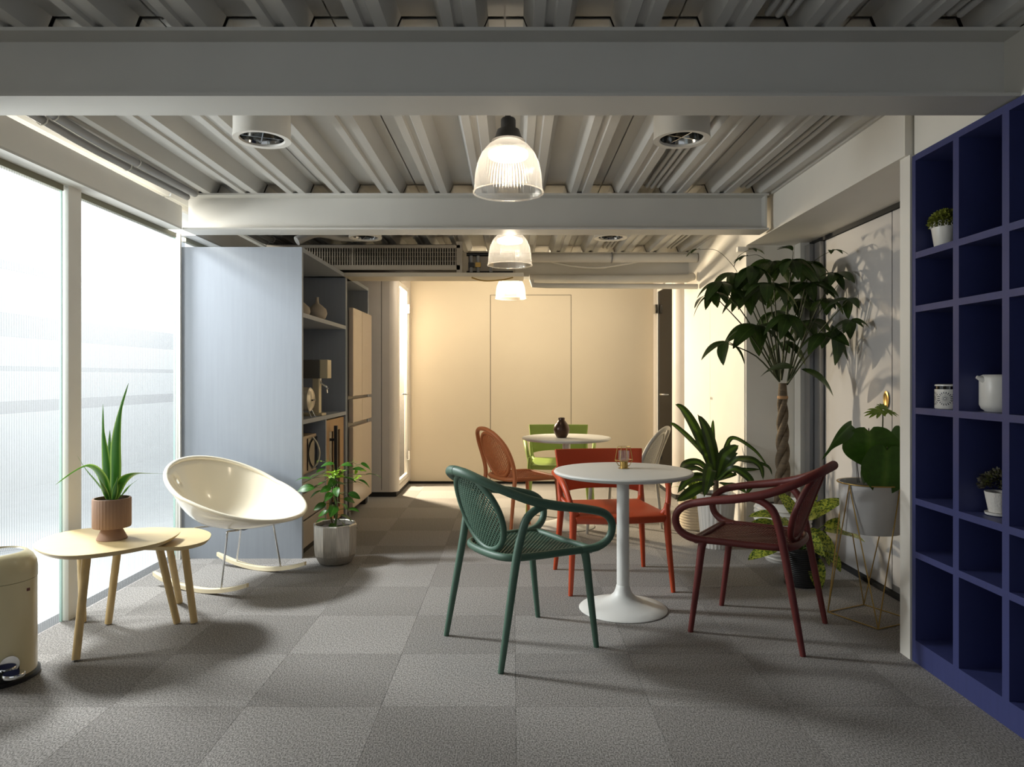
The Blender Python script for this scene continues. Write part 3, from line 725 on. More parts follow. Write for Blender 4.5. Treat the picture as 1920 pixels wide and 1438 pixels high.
# ------------------------------------------------------------------ navy shelf
sh = empty('navy_shelf', (1.72, 1.9, 0), 0, 'large navy blue cubby bookshelf along the right wall', 'bookshelf')
SD = 0.33; y_f, y_n = 3.05, 0.9
def s_(nm, x0, y0, z0, x1, y1, z1): return MB().box((x0-1.72, y0-1.9, z0), (x1-1.72, y1-1.9, z1)).build(nm, M_navy, sh)
s_('back_panel', 1.72+SD, y_n, 0.0, 1.72+SD+0.01, y_f, 2.17)
ys = [3.05, 2.768, 2.49, 2.205, 1.92, 1.635, 1.35, 1.065]
s_('side_panel', 1.72, 3.025, 0.0, 1.72+SD, 3.05, 2.17)
for y in ys[1:]: s_('upright', 1.7205, y-0.036, 0.0, 1.72+SD, y, 2.145)
zs = [0.035, 0.448, 0.676, 1.063, 1.497, 1.726, 2.145]
for i, z in enumerate(zs):
    s_('shelf_board', 1.7203, y_n, z if i else 0.0, 1.72+SD-0.001, 3.025, z+(0.027 if i else 0.06))
SH = lambda i: zs[i]+0.0275

# things on the shelf
def lace(th, z): return 1.0
lp = empty('lace_pot', (1.79, 2.93, SH(5)), 0, 'white pot with lacy cut rim holding a round yellow green bush on the navy shelf', 'potted plant')
MB().lathe([(0.038, 0), (0.040, 0.002), (0.052, 0.085), (0.050, 0.085), (0.038, 0.006)], 32, cap=(True, False)).build('pot', M_ceram, lp, smooth=40)
lm = MB()
for k in range(14):
    a = 2*PI*k/14
    for (dz, rr) in ((0.092, 0.006), (0.103, 0.0055)):
        c = Vector((0.0535*math.cos(a+dz*2), 0.0535*math.sin(a+dz*2), dz)); t = Vector((-math.sin(a), math.cos(a), 0))
        lm.tube([c+t*rr*math.cos(q*PI/4)+Vector((0, 0, rr*math.sin(q*PI/4)*1.1)) for q in range(8)], 0.0016, 4, closed=True)
tag(lm.build('lace_rim', M_ceram, lp), kind='stuff')
def bush(parent, c, R, n, s, m, zsq=0.75, name='foliage'):
    b = MB()
    for k in range(n):
        a = random.uniform(0, 2*PI); e = math.asin(random.uniform(-0.25, 1)); rr = R*random.uniform(0.75, 1.05)
        d = Vector((math.cos(a)*math.cos(e), math.sin(a)*math.cos(e), math.sin(e)*zsq))
        p = Vector(c)+d*rr; M = orient(p, d+Vector((random.uniform(-.6, .6), random.uniform(-.6, .6), random.uniform(-.3, .6))), random.uniform(0, 3), s*random.uniform(0.7, 1.3))
        vs = [M @ Vector(v) for v in ((0, 0, 0), (0.5, 0.35, 0.1), (1, 0, 0), (0.5, -0.35, 0.1))]
        b.add(vs, [(0, 1, 2, 3)])
    return tag(b.build(name, m, parent), kind='stuff')
bush(lp, (0, 0, 0.105), 0.058, 1500, 0.011, M_moss, 0.85)
MB().lathe([(0.0, 0.09), (0.045, 0.085), (0.048, 0.11), (0.03, 0.14), (0, 0.148)], 16, cap=(False, False)).build('soil', M_bushd, lp, smooth=50)

ca = empty('tea_canister', (1.79, 2.90, SH(3)), 0, 'low white canister with dark flower medallions and a glass lid on the navy shelf', 'canister')
MB().lathe([(0.052, 0), (0.055, 0.004), (0.055, 0.08)], 40, cap=(True, True)).build('body', M_ceram, ca, smooth=40)
MB().lathe([(0.052, 0.08), (0.052, 0.093)], 40, cap=(True, True)).build('glass_band', M_blackglass, ca, smooth=40)
MB().lathe([(0.054, 0.093), (0.054, 0.099), (0.045, 0.101)], 40).build('lid', M_ceram, ca, smooth=40)
def medal(ang):
    b = MB()
    def onc(u, v, rr=0.0556): a = ang+u/0.055; return Vector((rr*math.cos(a), rr*math.sin(a), 0.042+v))
    for k in range(18):
        t = 2*PI*k/18; pts = []
        for (rad, hw) in ((0.0165, 0.0004), (0.022, 0.0012), (0.026, 0.0019), (0.028, 0.0009)):
            for s in (-1, 1): pts.append(onc(rad*math.cos(t)-s*hw*math.sin(t), rad*math.sin(t)+s*hw*math.cos(t)))
        b.add(pts, [(2*i, 2*i+1, 2*i+3, 2*i+2) for i in range(3)])
    for rad in (0.005, 0.009, 0.013):
        for k in range(14):
            t = 2*PI*k/14; q = 0.0011
            b.add([onc(rad*math.cos(t)+dx, rad*math.sin(t)+dz) for dx, dz in ((-q, -q), (q, -q), (q, q), (-q, q))], [(0, 1, 2, 3)])
    b.build('printed_medallion', M_print, ca)
for a in (math.radians(-140), math.radians(-90), math.radians(-195)): medal(a)

pi_ = empty('white_pitcher', (1.835, 2.66, SH(3)), 0, 'plain white stoneware pitcher with small spout on the navy shelf', 'pitcher')
MB().lathe([(0.052, 0), (0.055, 0.004), (0.064, 0.010), (0.071, 0.025), (0.071, 0.125), (0.068, 0.134), (0.058, 0.139), (0.055, 0.137), (0.06, 0.125), (0.062, 0.03), (0, 0.02)], 40, cap=(True, False)).build('body', M_ceram, pi_, smooth=50)
MB().tube([(-0.062, 0.0, 0.118), (-0.075, 0.005, 0.124), (-0.088, 0.008, 0.13)], [0.014, 0.010, 0.006], 10).build('spout', M_ceram, pi_, smooth=50)
MB().tube(spline([(0.06, -0.02, 0.12), (0.10, -0.03, 0.11), (0.105, -0.03, 0.06), (0.065, -0.02, 0.035)], 4), 0.007, 8).build('handle', M_ceram, pi_, smooth=50)

sp = empty('small_embossed_pot', (1.82, 2.645, SH(2)), 0, 'small white embossed pot with saucer and trailing purple green plant on the navy shelf', 'potted plant')
MB().lathe([(0.040, 0), (0.048, 0.003), (0.050, 0.012), (0.04, 0.010)], 32).build('saucer', M_ceram, sp, smooth=40)
MB().lathe([(0.032, 0.010), (0.036, 0.012), (0.050, 0.088), (0.046, 0.088), (0.03, 0.03)], 64, mod=lambda th, z: 1+0.02*math.sin(24*th+z*220)*math.sin(24*th-z*220), cap=(True, False)).build('pot', mat('embossed_white', (210, 205, 198), 0.6, bump=0.6, bscale=160), sp, smooth=40)
bush(sp, (-0.005, 0, 0.115), 0.06, 420, 0.013, M_flower, 0.9)
bush(sp, (-0.005, 0, 0.12), 0.045, 260, 0.012, M_bushd, 1.0)

# ------------------------------------------------------------------ chairs
def lattice(inside, fmap, ub, vb, pitch, r, m, parent, name='perforated_panel'):
    b = MB(); D = math.hypot(ub[1]-ub[0], vb[1]-vb[0]); cu = (ub[0]+ub[1])/2; cv = (vb[0]+vb[1])/2
    for fam in (1, -1):
        d = Vector((math.cos(fam*PI/4), math.sin(fam*PI/4))); nn = Vector((-d.y, d.x))
        k = int(D/pitch/2)+1
        for i in range(-k, k+1):
            ts = [t*0.004 for t in range(int(-D/0.008), int(D/0.008)+1)]
            run = [t for t in ts if inside(cu+nn.x*i*pitch+d.x*t, cv+nn.y*i*pitch+d.y*t)]
            if len(run) < 3: continue
            a, c = run[0], run[-1]; ns = max(2, int((c-a)/0.05)+1)
            pts = [fmap(cu+nn.x*i*pitch+d.x*(a+(c-a)*q/ns), cv+nn.y*i*pitch+d.y*(a+(c-a)*q/ns)) for q in range(ns+1)]
            b.tube(pts, r, 4, cap=False)
    return tag(b.build(name, m, parent), kind='stuff')

def seat_map(u, v):  # u forward, v left
    return Vector((u, v, 0.448-0.010*math.cos(min(1, abs(v)/0.22)*PI/2)*1.0 + 0.006*math.cos(u*9) - (0.012*((u-0.18)/0.06)**2 if u > 0.18 else 0)))
def oval_back_seat(r, m, arm):
    # oval back
    T = Vector((-0.305, 0, 0.795)); B_ = Vector((-0.180, 0, 0.452)); mid = (T+B_)/2; up = (T-B_)/2; hw = 0.178
    nrm = up.cross(Vector((0, 1, 0))).normalized()
    def om(a, b_):
        return mid+up*b_+Vector((0, hw*a, 0))+Vector((1, 0, 0))*(0.022*a*a*0.9)
    pts = [om(math.cos(t), math.sin(t)) for t in [2*PI*k/48 for k in range(48)]]
    MB().tube(pts, 0.014, 10, closed=True).build('back_ring', m, r, smooth=60)
    lattice(lambda u, v: (u/hw)**2+(v/up.length)**2 < 0.96, lambda u, v: om(u/hw, v/up.length), (-hw, hw), (-up.length, up.length), 0.0155, 0.0034, m, r, 'perforated_back')
    # seat
    def ins(u, v):
        if u < -0.20 or u > 0.235: return False
        wv_ = 0.17+0.05*min(1, (u+0.20)/0.25)
        return abs(v) < wv_-(0.03 if u < -0.17 else 0)
    lattice(ins, seat_map, (-0.2, 0.235), (-0.22, 0.22), 0.016, 0.0038, m, r, 'perforated_seat')
    ring = [(-0.215, 0, .445), (-0.205, -0.12, .446), (-0.165, -0.185, .448), (-0.05, -0.213, .448), (0.1, -0.223, .448), (0.19, -0.225, .445), (0.235, -0.20, .438), (0.243, 0, .434)]
    ring += [(x, -y, z) for x, y, z in ring[-2:0:-1]]
    MB().tube(spline(ring, 5, closed=True), 0.0135, 10, closed=True, flat=1.25, up=(1, 0, 0)).build('seat_frame', m, r, smooth=60)

def round_armchair(name, loc, rz, m, label, group):
    r = empty(name, loc, rz, label, 'chair', group)
    oval_back_seat(r, m, True)
    for s in (1, -1):
        MB().tube(spline([(0.185, 0.222*s, 0.445), (0.195, 0.226*s, 0.40), (0.213, 0.230*s, 0.25), (0.245, 0.236*s, 0.0)], 4), lerp_r([0.021, 0.0185, 0.0165, 0.0125], 4), 12).build('leg', m, r, smooth=60)
        MB().tube(spline([(-0.02, 0.272*s, 0.672), (-0.085, 0.262*s, 0.664), (-0.135, 0.252*s, 0.63), (-0.16, 0.246*s, 0.57), (-0.185, 0.238*s, 0.45), (-0.222, 0.243*s, 0.25), (-0.268, 0.25*s, 0.0)], 4), lerp_r([0.012, 0.016, 0.0185, 0.018, 0.0185, 0.0165, 0.0125], 4), 12).build('leg', m, r, smooth=60)
        arm = [(-0.345, 0, 0.812), (-0.335, 0.07*s, 0.806), (-0.298, 0.145*s, 0.782), (-0.225, 0.212*s, 0.742), (-0.12, 0.258*s, 0.698), (0.0, 0.277*s, 0.668), (0.13, 0.284*s, 0.645), (0.24, 0.283*s, 0.617), (0.292, 0.279*s, 0.578), (0.305, 0.272*s, 0.53), (0.288, 0.262*s, 0.485), (0.24, 0.245*s, 0.455), (0.17, 0.226*s, 0.447)]
        rr = [0.0215, 0.0215, 0.020, 0.019, 0.020, 0.021, 0.0195, 0.0185, 0.0175, 0.0175, 0.018, 0.019, 0.016]
        MB().tube(spline(arm, 5), lerp_r(rr, 5), 12).build('armrest', m, r, smooth=60)
    return r
def round_side_chair(name, loc, rz, m, label, group):
    r = empty(name, loc, rz, label, 'chair', group)
    oval_back_seat(r, m, False)
    for s in (1, -1):
        MB().tube(spline([(0.185, 0.215*s, 0.445), (0.195, 0.218*s, 0.40), (0.205, 0.222*s, 0.25), (0.225, 0.226*s, 0.0)], 4), lerp_r([0.018, 0.0155, 0.014, 0.011], 4), 12).build('leg', m, r, smooth=60)
        MB().tube(spline([(-0.19, 0.225*s, 0.45), (-0.205, 0.226*s, 0.3), (-0.235, 0.23*s, 0.0)], 4), lerp_r([0.0165, 0.015, 0.011], 4), 12).build('leg', m, r, smooth=60)
    hoop = [(-0.188, -0.225, 0.44), (-0.195, -0.225, 0.52), (-0.225, -0.222, 0.62), (-0.265, -0.20, 0.71), (-0.31, -0.14, 0.785), (-0.335, -0.07, 0.82), (-0.34, 0, 0.828)]
    hoop += [(x, -y, z) for x, y, z in hoop[-2::-1]]
    MB().tube(spline(hoop, 5), 0.0165, 12).build('back_hoop', m, r, smooth=60)
    return r
def panel_armchair(name, loc, rz, m, label, group):
    r = empty(name, loc, rz, label, 'chair', group)
    # seat with a rolled front
    vs = []; fs = []; nu, nv = 12, 12
    for i in range(nu+1):
        u = -0.225+0.475*i/nu
        for j in range(nv+1):
            a = -1+2*j/nv; wv_ = 0.235+0.03*i/nu
            z = 0.452-0.014*(1-a*a)*math.sin(PI*i/nu)-(0.02*((i-nu+2)/2)**2 if i > nu-2 else 0)
            vs.append((u+0.02*(1-a*a)*(i/nu), a*wv_, z))
    for i in range(nu):
        for j in range(nv): o = i*(nv+1)+j; fs.append((o, o+nv+1, o+nv+2, o+1))
    se = MB().add(vs, fs).build('seat', m, r, smooth=60)
    so = se.modifiers.new('s', 'SOLIDIFY'); so.thickness = 0.045; so.offset = -1
    bv = se.modifiers.new('b', 'BEVEL'); bv.width = 0.010; bv.segments = 3; bv.limit_method = 'ANGLE'
    # back panel
    vs = []; fs = []; nu, nv = 10, 16
    for i in range(nu+1):
        t = i/nu; z = 0.515+0.245*t
        for j in range(nv+1):
            a = -1+2*j/nv; zz = z + (0.0 if i else 0.03*abs(a)**3*(-1))
            vs.append((-0.255-0.05*t-0.028*(1-a*a), a*(0.262+0.024*t), zz))
    for i in range(nu):
        for j in range(nv): o = i*(nv+1)+j; fs.append((o, o+nv+1, o+nv+2, o+1))
    bp = MB().add(vs, fs).build('backrest', m, r, smooth=60)
    so = bp.modifiers.new('s', 'SOLIDIFY'); so.thickness = 0.02; so.offset = 0
    bv = bp.modifiers.new('b', 'BEVEL'); bv.width = 0.006; bv.segments = 3; bv.limit_method = 'ANGLE'
    for s in (1, -1):
        MB().tube(spline([(0.225, 0.272*s, 0.50), (0.222, 0.272*s, 0.43), (0.235, 0.28*s, 0.25), (0.262, 0.296*s, 0.0)], 4), lerp_r([0.013, 0.021, 0.017, 0.012], 4), 12, flat=1.2).build('leg', m, r, smooth=60)
        MB().tube(spline([(-0.27, 0.268*s, 0.60), (-0.252, 0.262*s, 0.50), (-0.235, 0.258*s, 0.43), (-0.25, 0.268*s, 0.25), (-0.285, 0.288*s, 0.0)], 4), lerp_r([0.012, 0.017, 0.021, 0.017, 0.012], 4), 12, flat=1.2).build('leg', m, r, smooth=60)
        MB().tube(spline([(-0.285, 0.272*s, 0.645), (-0.25, 0.295*s, 0.628), (-0.17, 0.312*s, 0.632), (-0.05, 0.318*s, 0.635), (0.07, 0.315*s, 0.62), (0.15, 0.305*s, 0.58), (0.195, 0.29*s, 0.52), (0.215, 0.275*s, 0.455)], 5), lerp_r([0.010, 0.015, 0.018, 0.018, 0.017, 0.016, 0.016, 0.017], 5), 12, flat=1.25, up=(0, 1, 0)).build('armrest', m, r, smooth=60)
        MB().tube(spline([(-0.24, 0.26*s, 0.47), (-0.21, 0.24*s, 0.442), (-0.16, 0.225*s, 0.432)], 4), lerp_r([0.016, 0.018, 0.010], 4), 10).build('corner_web', m, r, smooth=60)
        MB().tube(spline([(0.222, 0.272*s, 0.47), (0.215, 0.25*s, 0.44), (0.18, 0.235*s, 0.425)], 4), lerp_r([0.018, 0.018, 0.010], 4), 10).build('corner_web', m, r, smooth=60)
    return r
R = math.radians
gN = 'chairs around the near white table'; gF = 'chairs around the far white table'
round_armchair('round_back_armchair', (0.044, 3.27, 0), R(32), M_green, 'sage green plastic armchair with perforated oval back, left of the near table', gN)
round_armchair('round_back_armchair', (1.185, 3.45, 0), R(180-34), M_red, 'maroon plastic armchair with perforated oval back, right of the near table', gN)
panel_armchair('panel_back_armchair', (0.585, 4.24, 0), R(-83.5), M_orange, 'orange plastic armchair with solid back panel behind the near table', gN)
round_side_chair('round_back_chair', (0.06, 5.565, 0), R(31), M_tan, 'terracotta armless chair with perforated oval back, left of the far table', gF)
round_side_chair('round_back_chair', (0.88, 5.60, 0), R(180-28), M_greyc, 'pale grey armless chair with perforated oval back, right of the far table', gF)
panel_armchair('panel_back_armchair', (0.43, 6.56, 0), R(-92), M_lime, 'lime green plastic armchair with solid back panel behind the far table', gF)

# ------------------------------------------------------------------ cafe tables
def cafe_table(loc, label):
    r = empty('pedestal_table', loc, 0, label, 'table', 'round white pedestal tables')
    MB().lathe([(0.0, 0.700), (0.30, 0.700), (0.345, 0.706), (0.360, 0.714), (0.364, 0.722), (0.360, 0.728), (0.348, 0.73), (0.0, 0.7305)], 72, cap=(False, False)).build('tabletop', M_table, r, smooth=50)
    MB().lathe([(0.0325, 0.10), (0.0325, 0.70)], 32).build('column', M_table, r, smooth=50)
    MB().lathe([(0.228, 0.0), (0.231, 0.004), (0.226, 0.009), (0.17, 0.024), (0.11, 0.042), (0.07, 0.062), (0.047, 0.085), (0.0375, 0.110), (0.0345, 0.125), (0.03, 0.13)], 64).build('base', M_table, r, smooth=50)
    return r
cafe_table((0.579, 3.73, 0), 'near round white pedestal table with the brass wire lantern on it')
cafe_table((0.437, 5.80, 0), 'far round white pedestal table with the dark bronze vase on it')
bv = MB().lathe([(0.032, 0), (0.04, 0.003), (0.062, 0.045), (0.066, 0.07), (0.058, 0.10), (0.036, 0.128), (0.026, 0.142), (0.027, 0.16), (0.022, 0.162), (0.02, 0.142), (0.0, 0.12)], 40, cap=(True, False)).build('bronze_vase', M_bronze, None, smooth=50)
bv.location = (0.392, 5.72, 0.7305); tag(bv, 'dark mottled bronze bottle-shaped vase on the far white table', 'vase')
ln = empty('wire_lantern', (0.595, 3.80, 0.7305), 0.2, 'brass geometric wire tealight lantern on the near white table', 'candle holder')
b = MB(); n6 = 8
def ring(z, rr): return [Vector((rr*math.cos(2*PI*k/n6), rr*math.sin(2*PI*k/n6), z)) for k in range(n6)]
r0, r1, r2 = ring(0.014, 0.030), ring(0.045, 0.050), ring(0.115, 0.036)
for rg in (r1, r2): b.tube(rg, 0.0012, 5, closed=True)
for k in range(n6): b.tube([r0[k], r1[k]], 0.0012, 5); b.tube([r1[k], r2[k]], 0.0012, 5); b.tube([Vector((0, 0, 0.014)), r0[k]], 0.0012, 5)
b.build('wire_frame', M_brass, ln)
MB().lathe([(0.030, 0), (0.031, 0.002), (0.022, 0.003)], 24).build('foot', M_brass, ln)
MB().lathe([(0.021, 0.003), (0.021, 0.036), (0.024, 0.038)], 24).build('brass_cup', M_brass, ln, smooth=40)
MB().lathe([(0.018, 0.038), (0.029, 0.042), (0.030, 0.095), (0.028, 0.095), (0.027, 0.044)], 28, cap=(True, False)).build('glass_cup', M_clear, ln, smooth=40)

# ------------------------------------------------------------------ coffee tables
def smooth_poly(pts, n=6): return [(p.x, p.y) for p in spline([(x, y, 0) for x, y in pts], n, closed=True)]
ct = empty('oval_coffee_table', (-1.87, 3.28, 0), 0, 'larger egg-shaped light wood coffee table holding the strap-leaf plant', 'coffee table', 'nested wooden coffee tables')
o_ = [(61, 1025), (89, 1038), (134, 1042), (200, 1036), (267, 1025), (312, 1013), (337, 999), (329, 994.5), (267, 990.5), (205, 989), (156, 991), (111, 999), (76, 1011)]
pts = [Wz(x, y, 0.47) for x, y in o_]
poly = smooth_poly([(max(p.x, -2.235)+1.87, p.y-3.28) for p in pts])
mb = MB(); nP = len(poly)
cx = sum(p[0] for p in poly)/nP; cy = sum(p[1] for p in poly)/nP
def table_top(poly, z0, z1, m, parent):
    nP = len(poly); cx = sum(p[0] for p in poly)/nP; cy = sum(p[1] for p in poly)/nP
    vs = []
    for k, z in ((0.93, z0), (0.985, z0+(z1-z0)*0.6), (1.0, z1-0.002), (0.996, z1)):
        vs += [(cx+(x-cx)*k, cy+(y-cy)*k, z) for x, y in poly]
    fs = [tuple(range(nP-1, -1, -1)), tuple(range(3*nP, 4*nP))]
    for q in range(3):
        fs += [(q*nP+i, q*nP+(i+1) % nP, (q+1)*nP+(i+1) % nP, (q+1)*nP+i) for i in range(nP)]
    return MB().add(vs, fs).build('tabletop', m, parent, smooth=25)
table_top(poly, 0.448, 0.47, M_wood, ct)
O = Vector((-1.87, 3.28, 0))
def wleg(par, O, top, foot, m=M_wleg):
    return MB().tube([Vector(top)-O, Vector(foot)+Vector((0, 0, 0.006))-O], [0.0185, 0.0165], 16).build('leg', m, par, smooth=50)
for top, foot in (((-1.915, 3.15, 0.45), (-1.878, 3.04, 0)), ((-1.70, 3.38, 0.45), (-1.664, 3.504, 0)), ((-2.09, 3.42, 0.45), (-2.14, 3.52, 0))):
    wleg(ct, O, (top[0]+0.02 if top[0] > -2 and top[1] < 3.2 else top[0], top[1], top[2]), foot)
O2 = Vector((-1.80, 3.53, 0))
c2 = empty('oval_coffee_table', O2, 0, 'smaller light wood coffee table tucked under the larger one beside the rocking chair', 'coffee table', 'nested wooden coffee tables')
right = [(338, 989.8), (368, 990.2), (390, 996), (396, 1003), (386, 1014), (350, 1023.5), (312, 1025)]
pr = [Wz(x, y, 0.435) for x, y in right]
pts2 = [(p.x, p.y) for p in pr]+[(-1.98, 3.33), (-2.07, 3.45), (-2.06, 3.60), (-1.9, 3.70)]
poly2 = smooth_poly([(x+1.80, y-3.53) for x, y in pts2])
table_top(poly2, 0.413, 0.435, M_wood, c2)
for top, foot in (((-1.625, 3.49, 0.414), (-1.579, 3.504, 0)), ((-1.79, 3.66, 0.414), (-1.80, 3.82, 0)), ((-1.95, 3.50, 0.414), (-1.996, 3.49, 0))): wleg(c2, O2, top, foot)

# strap leaf plant on the table
tp = empty('strap_leaf_plant', (-1.862, 3.285, 0.47), 0, 'green strap-leaved plant in a ribbed clay footed pot on the larger coffee table', 'potted plant')
MB().lathe([(0.064, 0), (0.065, 0.003), (0.045, 0.045), (0.042, 0.052)], 40).build('pot_foot', M_clay, tp, smooth=40)
MB().lathe([(0.05, 0.052), (0.078, 0.056), (0.080, 0.062), (0.080, 0.186), (0.078, 0.190), (0.072, 0.190), (0.072, 0.175)], 144, mod=lambda th, z: 1+(0.016*abs(math.cos(18*th)) if z < 0.187 else 0), cap=(True, False)).build('pot', M_clay, tp, smooth=40)
MB().lathe([(0.0, 0.178), (0.072, 0.176)], 24, cap=(False, False)).build('soil', M_soil, tp)
def rel(px, py, Z, O): return W(px, py, Z)-O
OT = Vector((-1.862, 3.285, 0.47))
for path, wd, fold, tw in (
    ([(204, 937, 3.29), (200, 900, 3.28), (197, 860, 3.27), (193, 810, 3.26), (193, 757, 3.25)], 0.048, .3, 0),
    ([(212, 937, 3.28), (215, 890, 3.26), (216, 830, 3.24), (225, 770, 3.23), (241, 718, 3.22)], 0.056, .25, 0.0),
    ([(208, 937, 3.30), (203, 890, 3.31), (204, 850, 3.32), (206, 806, 3.33)], 0.062, .2, 0),
    ([(203, 935, 3.27), (190, 895, 3.22), (168, 875, 3.18), (140, 884, 3.13), (104, 909, 3.08)], 0.052, .25, 0.3),
    ([(203, 935, 3.31), (180, 905, 3.34), (160, 880, 3.37), (144, 853, 3.4)], 0.034, .3, 0),
    ([(214, 937, 3.29), (228, 905, 3.27), (250, 890, 3.25), (285, 888, 3.24), (324, 889, 3.23)], 0.046, .2, 0.4),
    ([(214, 938, 3.31), (230, 928, 3.34), (245, 910, 3.37), (260, 898, 3.4)], 0.034, .25, 0),
    ([(212, 936, 3.25), (216, 915, 3.24), (221, 893, 3.23)], 0.030, .25, 0),
    ([(202, 937, 3.25), (193, 915, 3.22), (186, 898, 3.20)], 0.030, .25, 0),
):
    strap([rel(a, b_, c_z, OT) for a, b_, c_z in path], wd, upv=(0.1, 1, 0.12) if abs(path[0][0]-path[-1][0]) < 40 else (0.1, 0.55, 1), fold=fold, twist=tw).build('leaf', L_table, tp, smooth=60)

# ------------------------------------------------------------------ rocking tub chair
OC = Vector((-1.68, 4.24, 0)); AZ = R(-22)
rc = empty('rocking_tub_chair', OC, AZ, 'glossy cream shell rocking chair on chrome legs and pale wood rockers', 'rocking chair')
NU, NV = 72, 20
def rim(th):
    c, s = math.cos(th), math.sin(th)
    x = 0.435*abs(c)**0.9 if c > 0 else 0.345*c
    x += 0.0
    return Vector((x, 0.375*s, 0.405+0.315*((1-c)/2)**1.15))
Bo = Vector((0.0, 0, 0.335))
vs = []; fs = []
for j in range(NV+1):
    r_ = j/NV
    for i in range(NU):
        q = rim(2*PI*i/NU); k = r_**0.82
        vs.append((Bo.x+(q.x-Bo.x)*k, (q.y)*k, Bo.z+(q.z-Bo.z)*(0.12*r_+0.88*r_**2.6)))
hole = None
for j in range(NV):
    for i in range(NU):
        i2 = (i+1) % NU
        if j == 17 and i in (41,): hole = (j, i); continue
        if j == 0: fs.append((j*NU+i, (j+1)*NU+i, (j+1)*NU+i2)) if False else fs.append((j*NU+i, (j+1)*NU+i, (j+1)*NU+i2, j*NU+i2))
        else: fs.append((j*NU+i, (j+1)*NU+i, (j+1)*NU+i2, j*NU+i2))
shl = MB().add(vs, fs).build('seat_shell', M_cream, rc, smooth=180)
m_ = shl.modifiers.new('s', 'SOLIDIFY'); m_.thickness = 0.008; m_.offset = 0
MB().tube([rim(2*PI*i/NU) for i in range(NU)], 0.013, 12, closed=True).build('shell_rim', M_cream, rc, smooth=60)
j, i = hole
hc = sum((Vector(vs[a]) for a in (j*NU+i, (j+1)*NU+i, (j+1)*NU+i+1, j*NU+i+1)), Vector())/4
e1 = (Vector(vs[(j+1)*NU+i])-Vector(vs[j*NU+i])); e2 = (Vector(vs[j*NU+i+1])-Vector(vs[j*NU+i]))
e1.normalize(); e2 = (e2-e1*e2.dot(e1)).normalized()
MB().tube([hc+e1*0.019*math.cos(a*PI/8)+e2*0.019*math.sin(a*PI/8) for a in range(16)], 0.006, 8, closed=True).build('grip_hole_ring', M_cream, rc, smooth=60)
# legs and rockers, local frame: x forward, y left (far side from the camera)
for s in (-1, 1):
    yy = 0.245*s
    def rk(x): return 0.012+0.50*(x+0.02)**2
    xs = [-0.36+0.70*k/22 for k in range(23)]
    b = MB(); vs = []; fs = []
    for x in xs:
        e = min(1, (x+0.37)/0.05, (0.35-x)/0.05)
        hw = 0.017*max(0.5, e)
        for dy, dz in ((-hw, -0.010), (hw, -0.010), (hw, 0.012), (-hw, 0.012)): vs.append((x, yy+dy, rk(x)+dz))
    for q in range(22):
        for k in range(4): k2 = (k+1) % 4; fs.append((q*4+k, q*4+k2, q*4+4+k2, q*4+4+k))
    fs += [(3, 2, 1, 0), (88, 89, 90, 91)]
    b.add(vs, fs).build('rocker', M_wood2, rc, smooth=30)
    for (xt, xf) in ((0.13, 0.15), (-0.12, -0.20)):
        MB().tube(spline([(xt*0.8, 0.02*s, 0.325), (xt, 0.10*s, 0.333), (xt, 0.165*s, 0.34), (xt+0.004, 0.185*s, 0.335), (xt+0.01, 0.192*s, 0.31), (xf, yy, rk(xf)+0.012)], 4), 0.0058, 10).build('leg', M_chrome, rc, smooth=60)
for x in (0.104, -0.096): MB().tube([(x, -0.03, 0.325), (x, 0.03, 0.325)], 0.0058, 10).build('cross_bar', M_chrome, rc, smooth=60)
MB().box((-0.13, -0.05, 0.322), (0.13, 0.05, 0.334)).build('seat_plate', M_black, rc)

# ------------------------------------------------------------------ pedal bin
bn = empty('pedal_bin', (-2.096, 2.875, 0), R(-38), 'cream metal pedal bin with chrome pedal beside the glass wall', 'bin')
MB().lathe([(0.142, 0.0), (0.148, 0.004), (0.148, 0.018), (0.138, 0.024)], 48).build('base_ring', M_black, bn, smooth=40)
MB().lathe([(0.137, 0.022), (0.137, 0.40)], 64).build('body', M_binc, bn, smooth=40)
MB().lathe([(0.1385, 0.402), (0.1385, 0.44), (0.135, 0.465), (0.123, 0.49), (0.104, 0.508), (0.095, 0.512), (0.092, 0.507)], 64, cap=(True, False)).build('domed_lid', M_binc, bn, smooth=50)
MB().lathe([(0.0, 0.512), (0.07, 0.511), (0.092, 0.507)], 40, cap=(False, False)).build('flap', M_chrome, bn, smooth=50)
MB().box((0.12, -0.05, 0.02), (0.139, 0.035, 0.085)).build('pedal_slot', M_gap, bn)
MB().tube([(0.136, 0.0, 0.085), (0.143, 0.0, 0.085)], 0.035, 28).build('pedal_shield', M_chrome, bn, smooth=40)
pd = MB(); pd.lathe([(0.036, 0), (0.038, 0.003), (0.038, 0.013), (0.036, 0.016)], 32, (0.19, 0, 0.052)); pd.box((0.135, -0.012, 0.053), (0.17, 0.012, 0.063)); pd.build('pedal', M_chrome, bn, smooth=40)
MB().box((0.1375, 0.048, 0.36), (0.1387, 0.060, 0.372), Matrix.Rotation(R(6), 4, 'Z')).build('maker_plate', mat('maker_brown', (110, 60, 50), 0.5), bn)

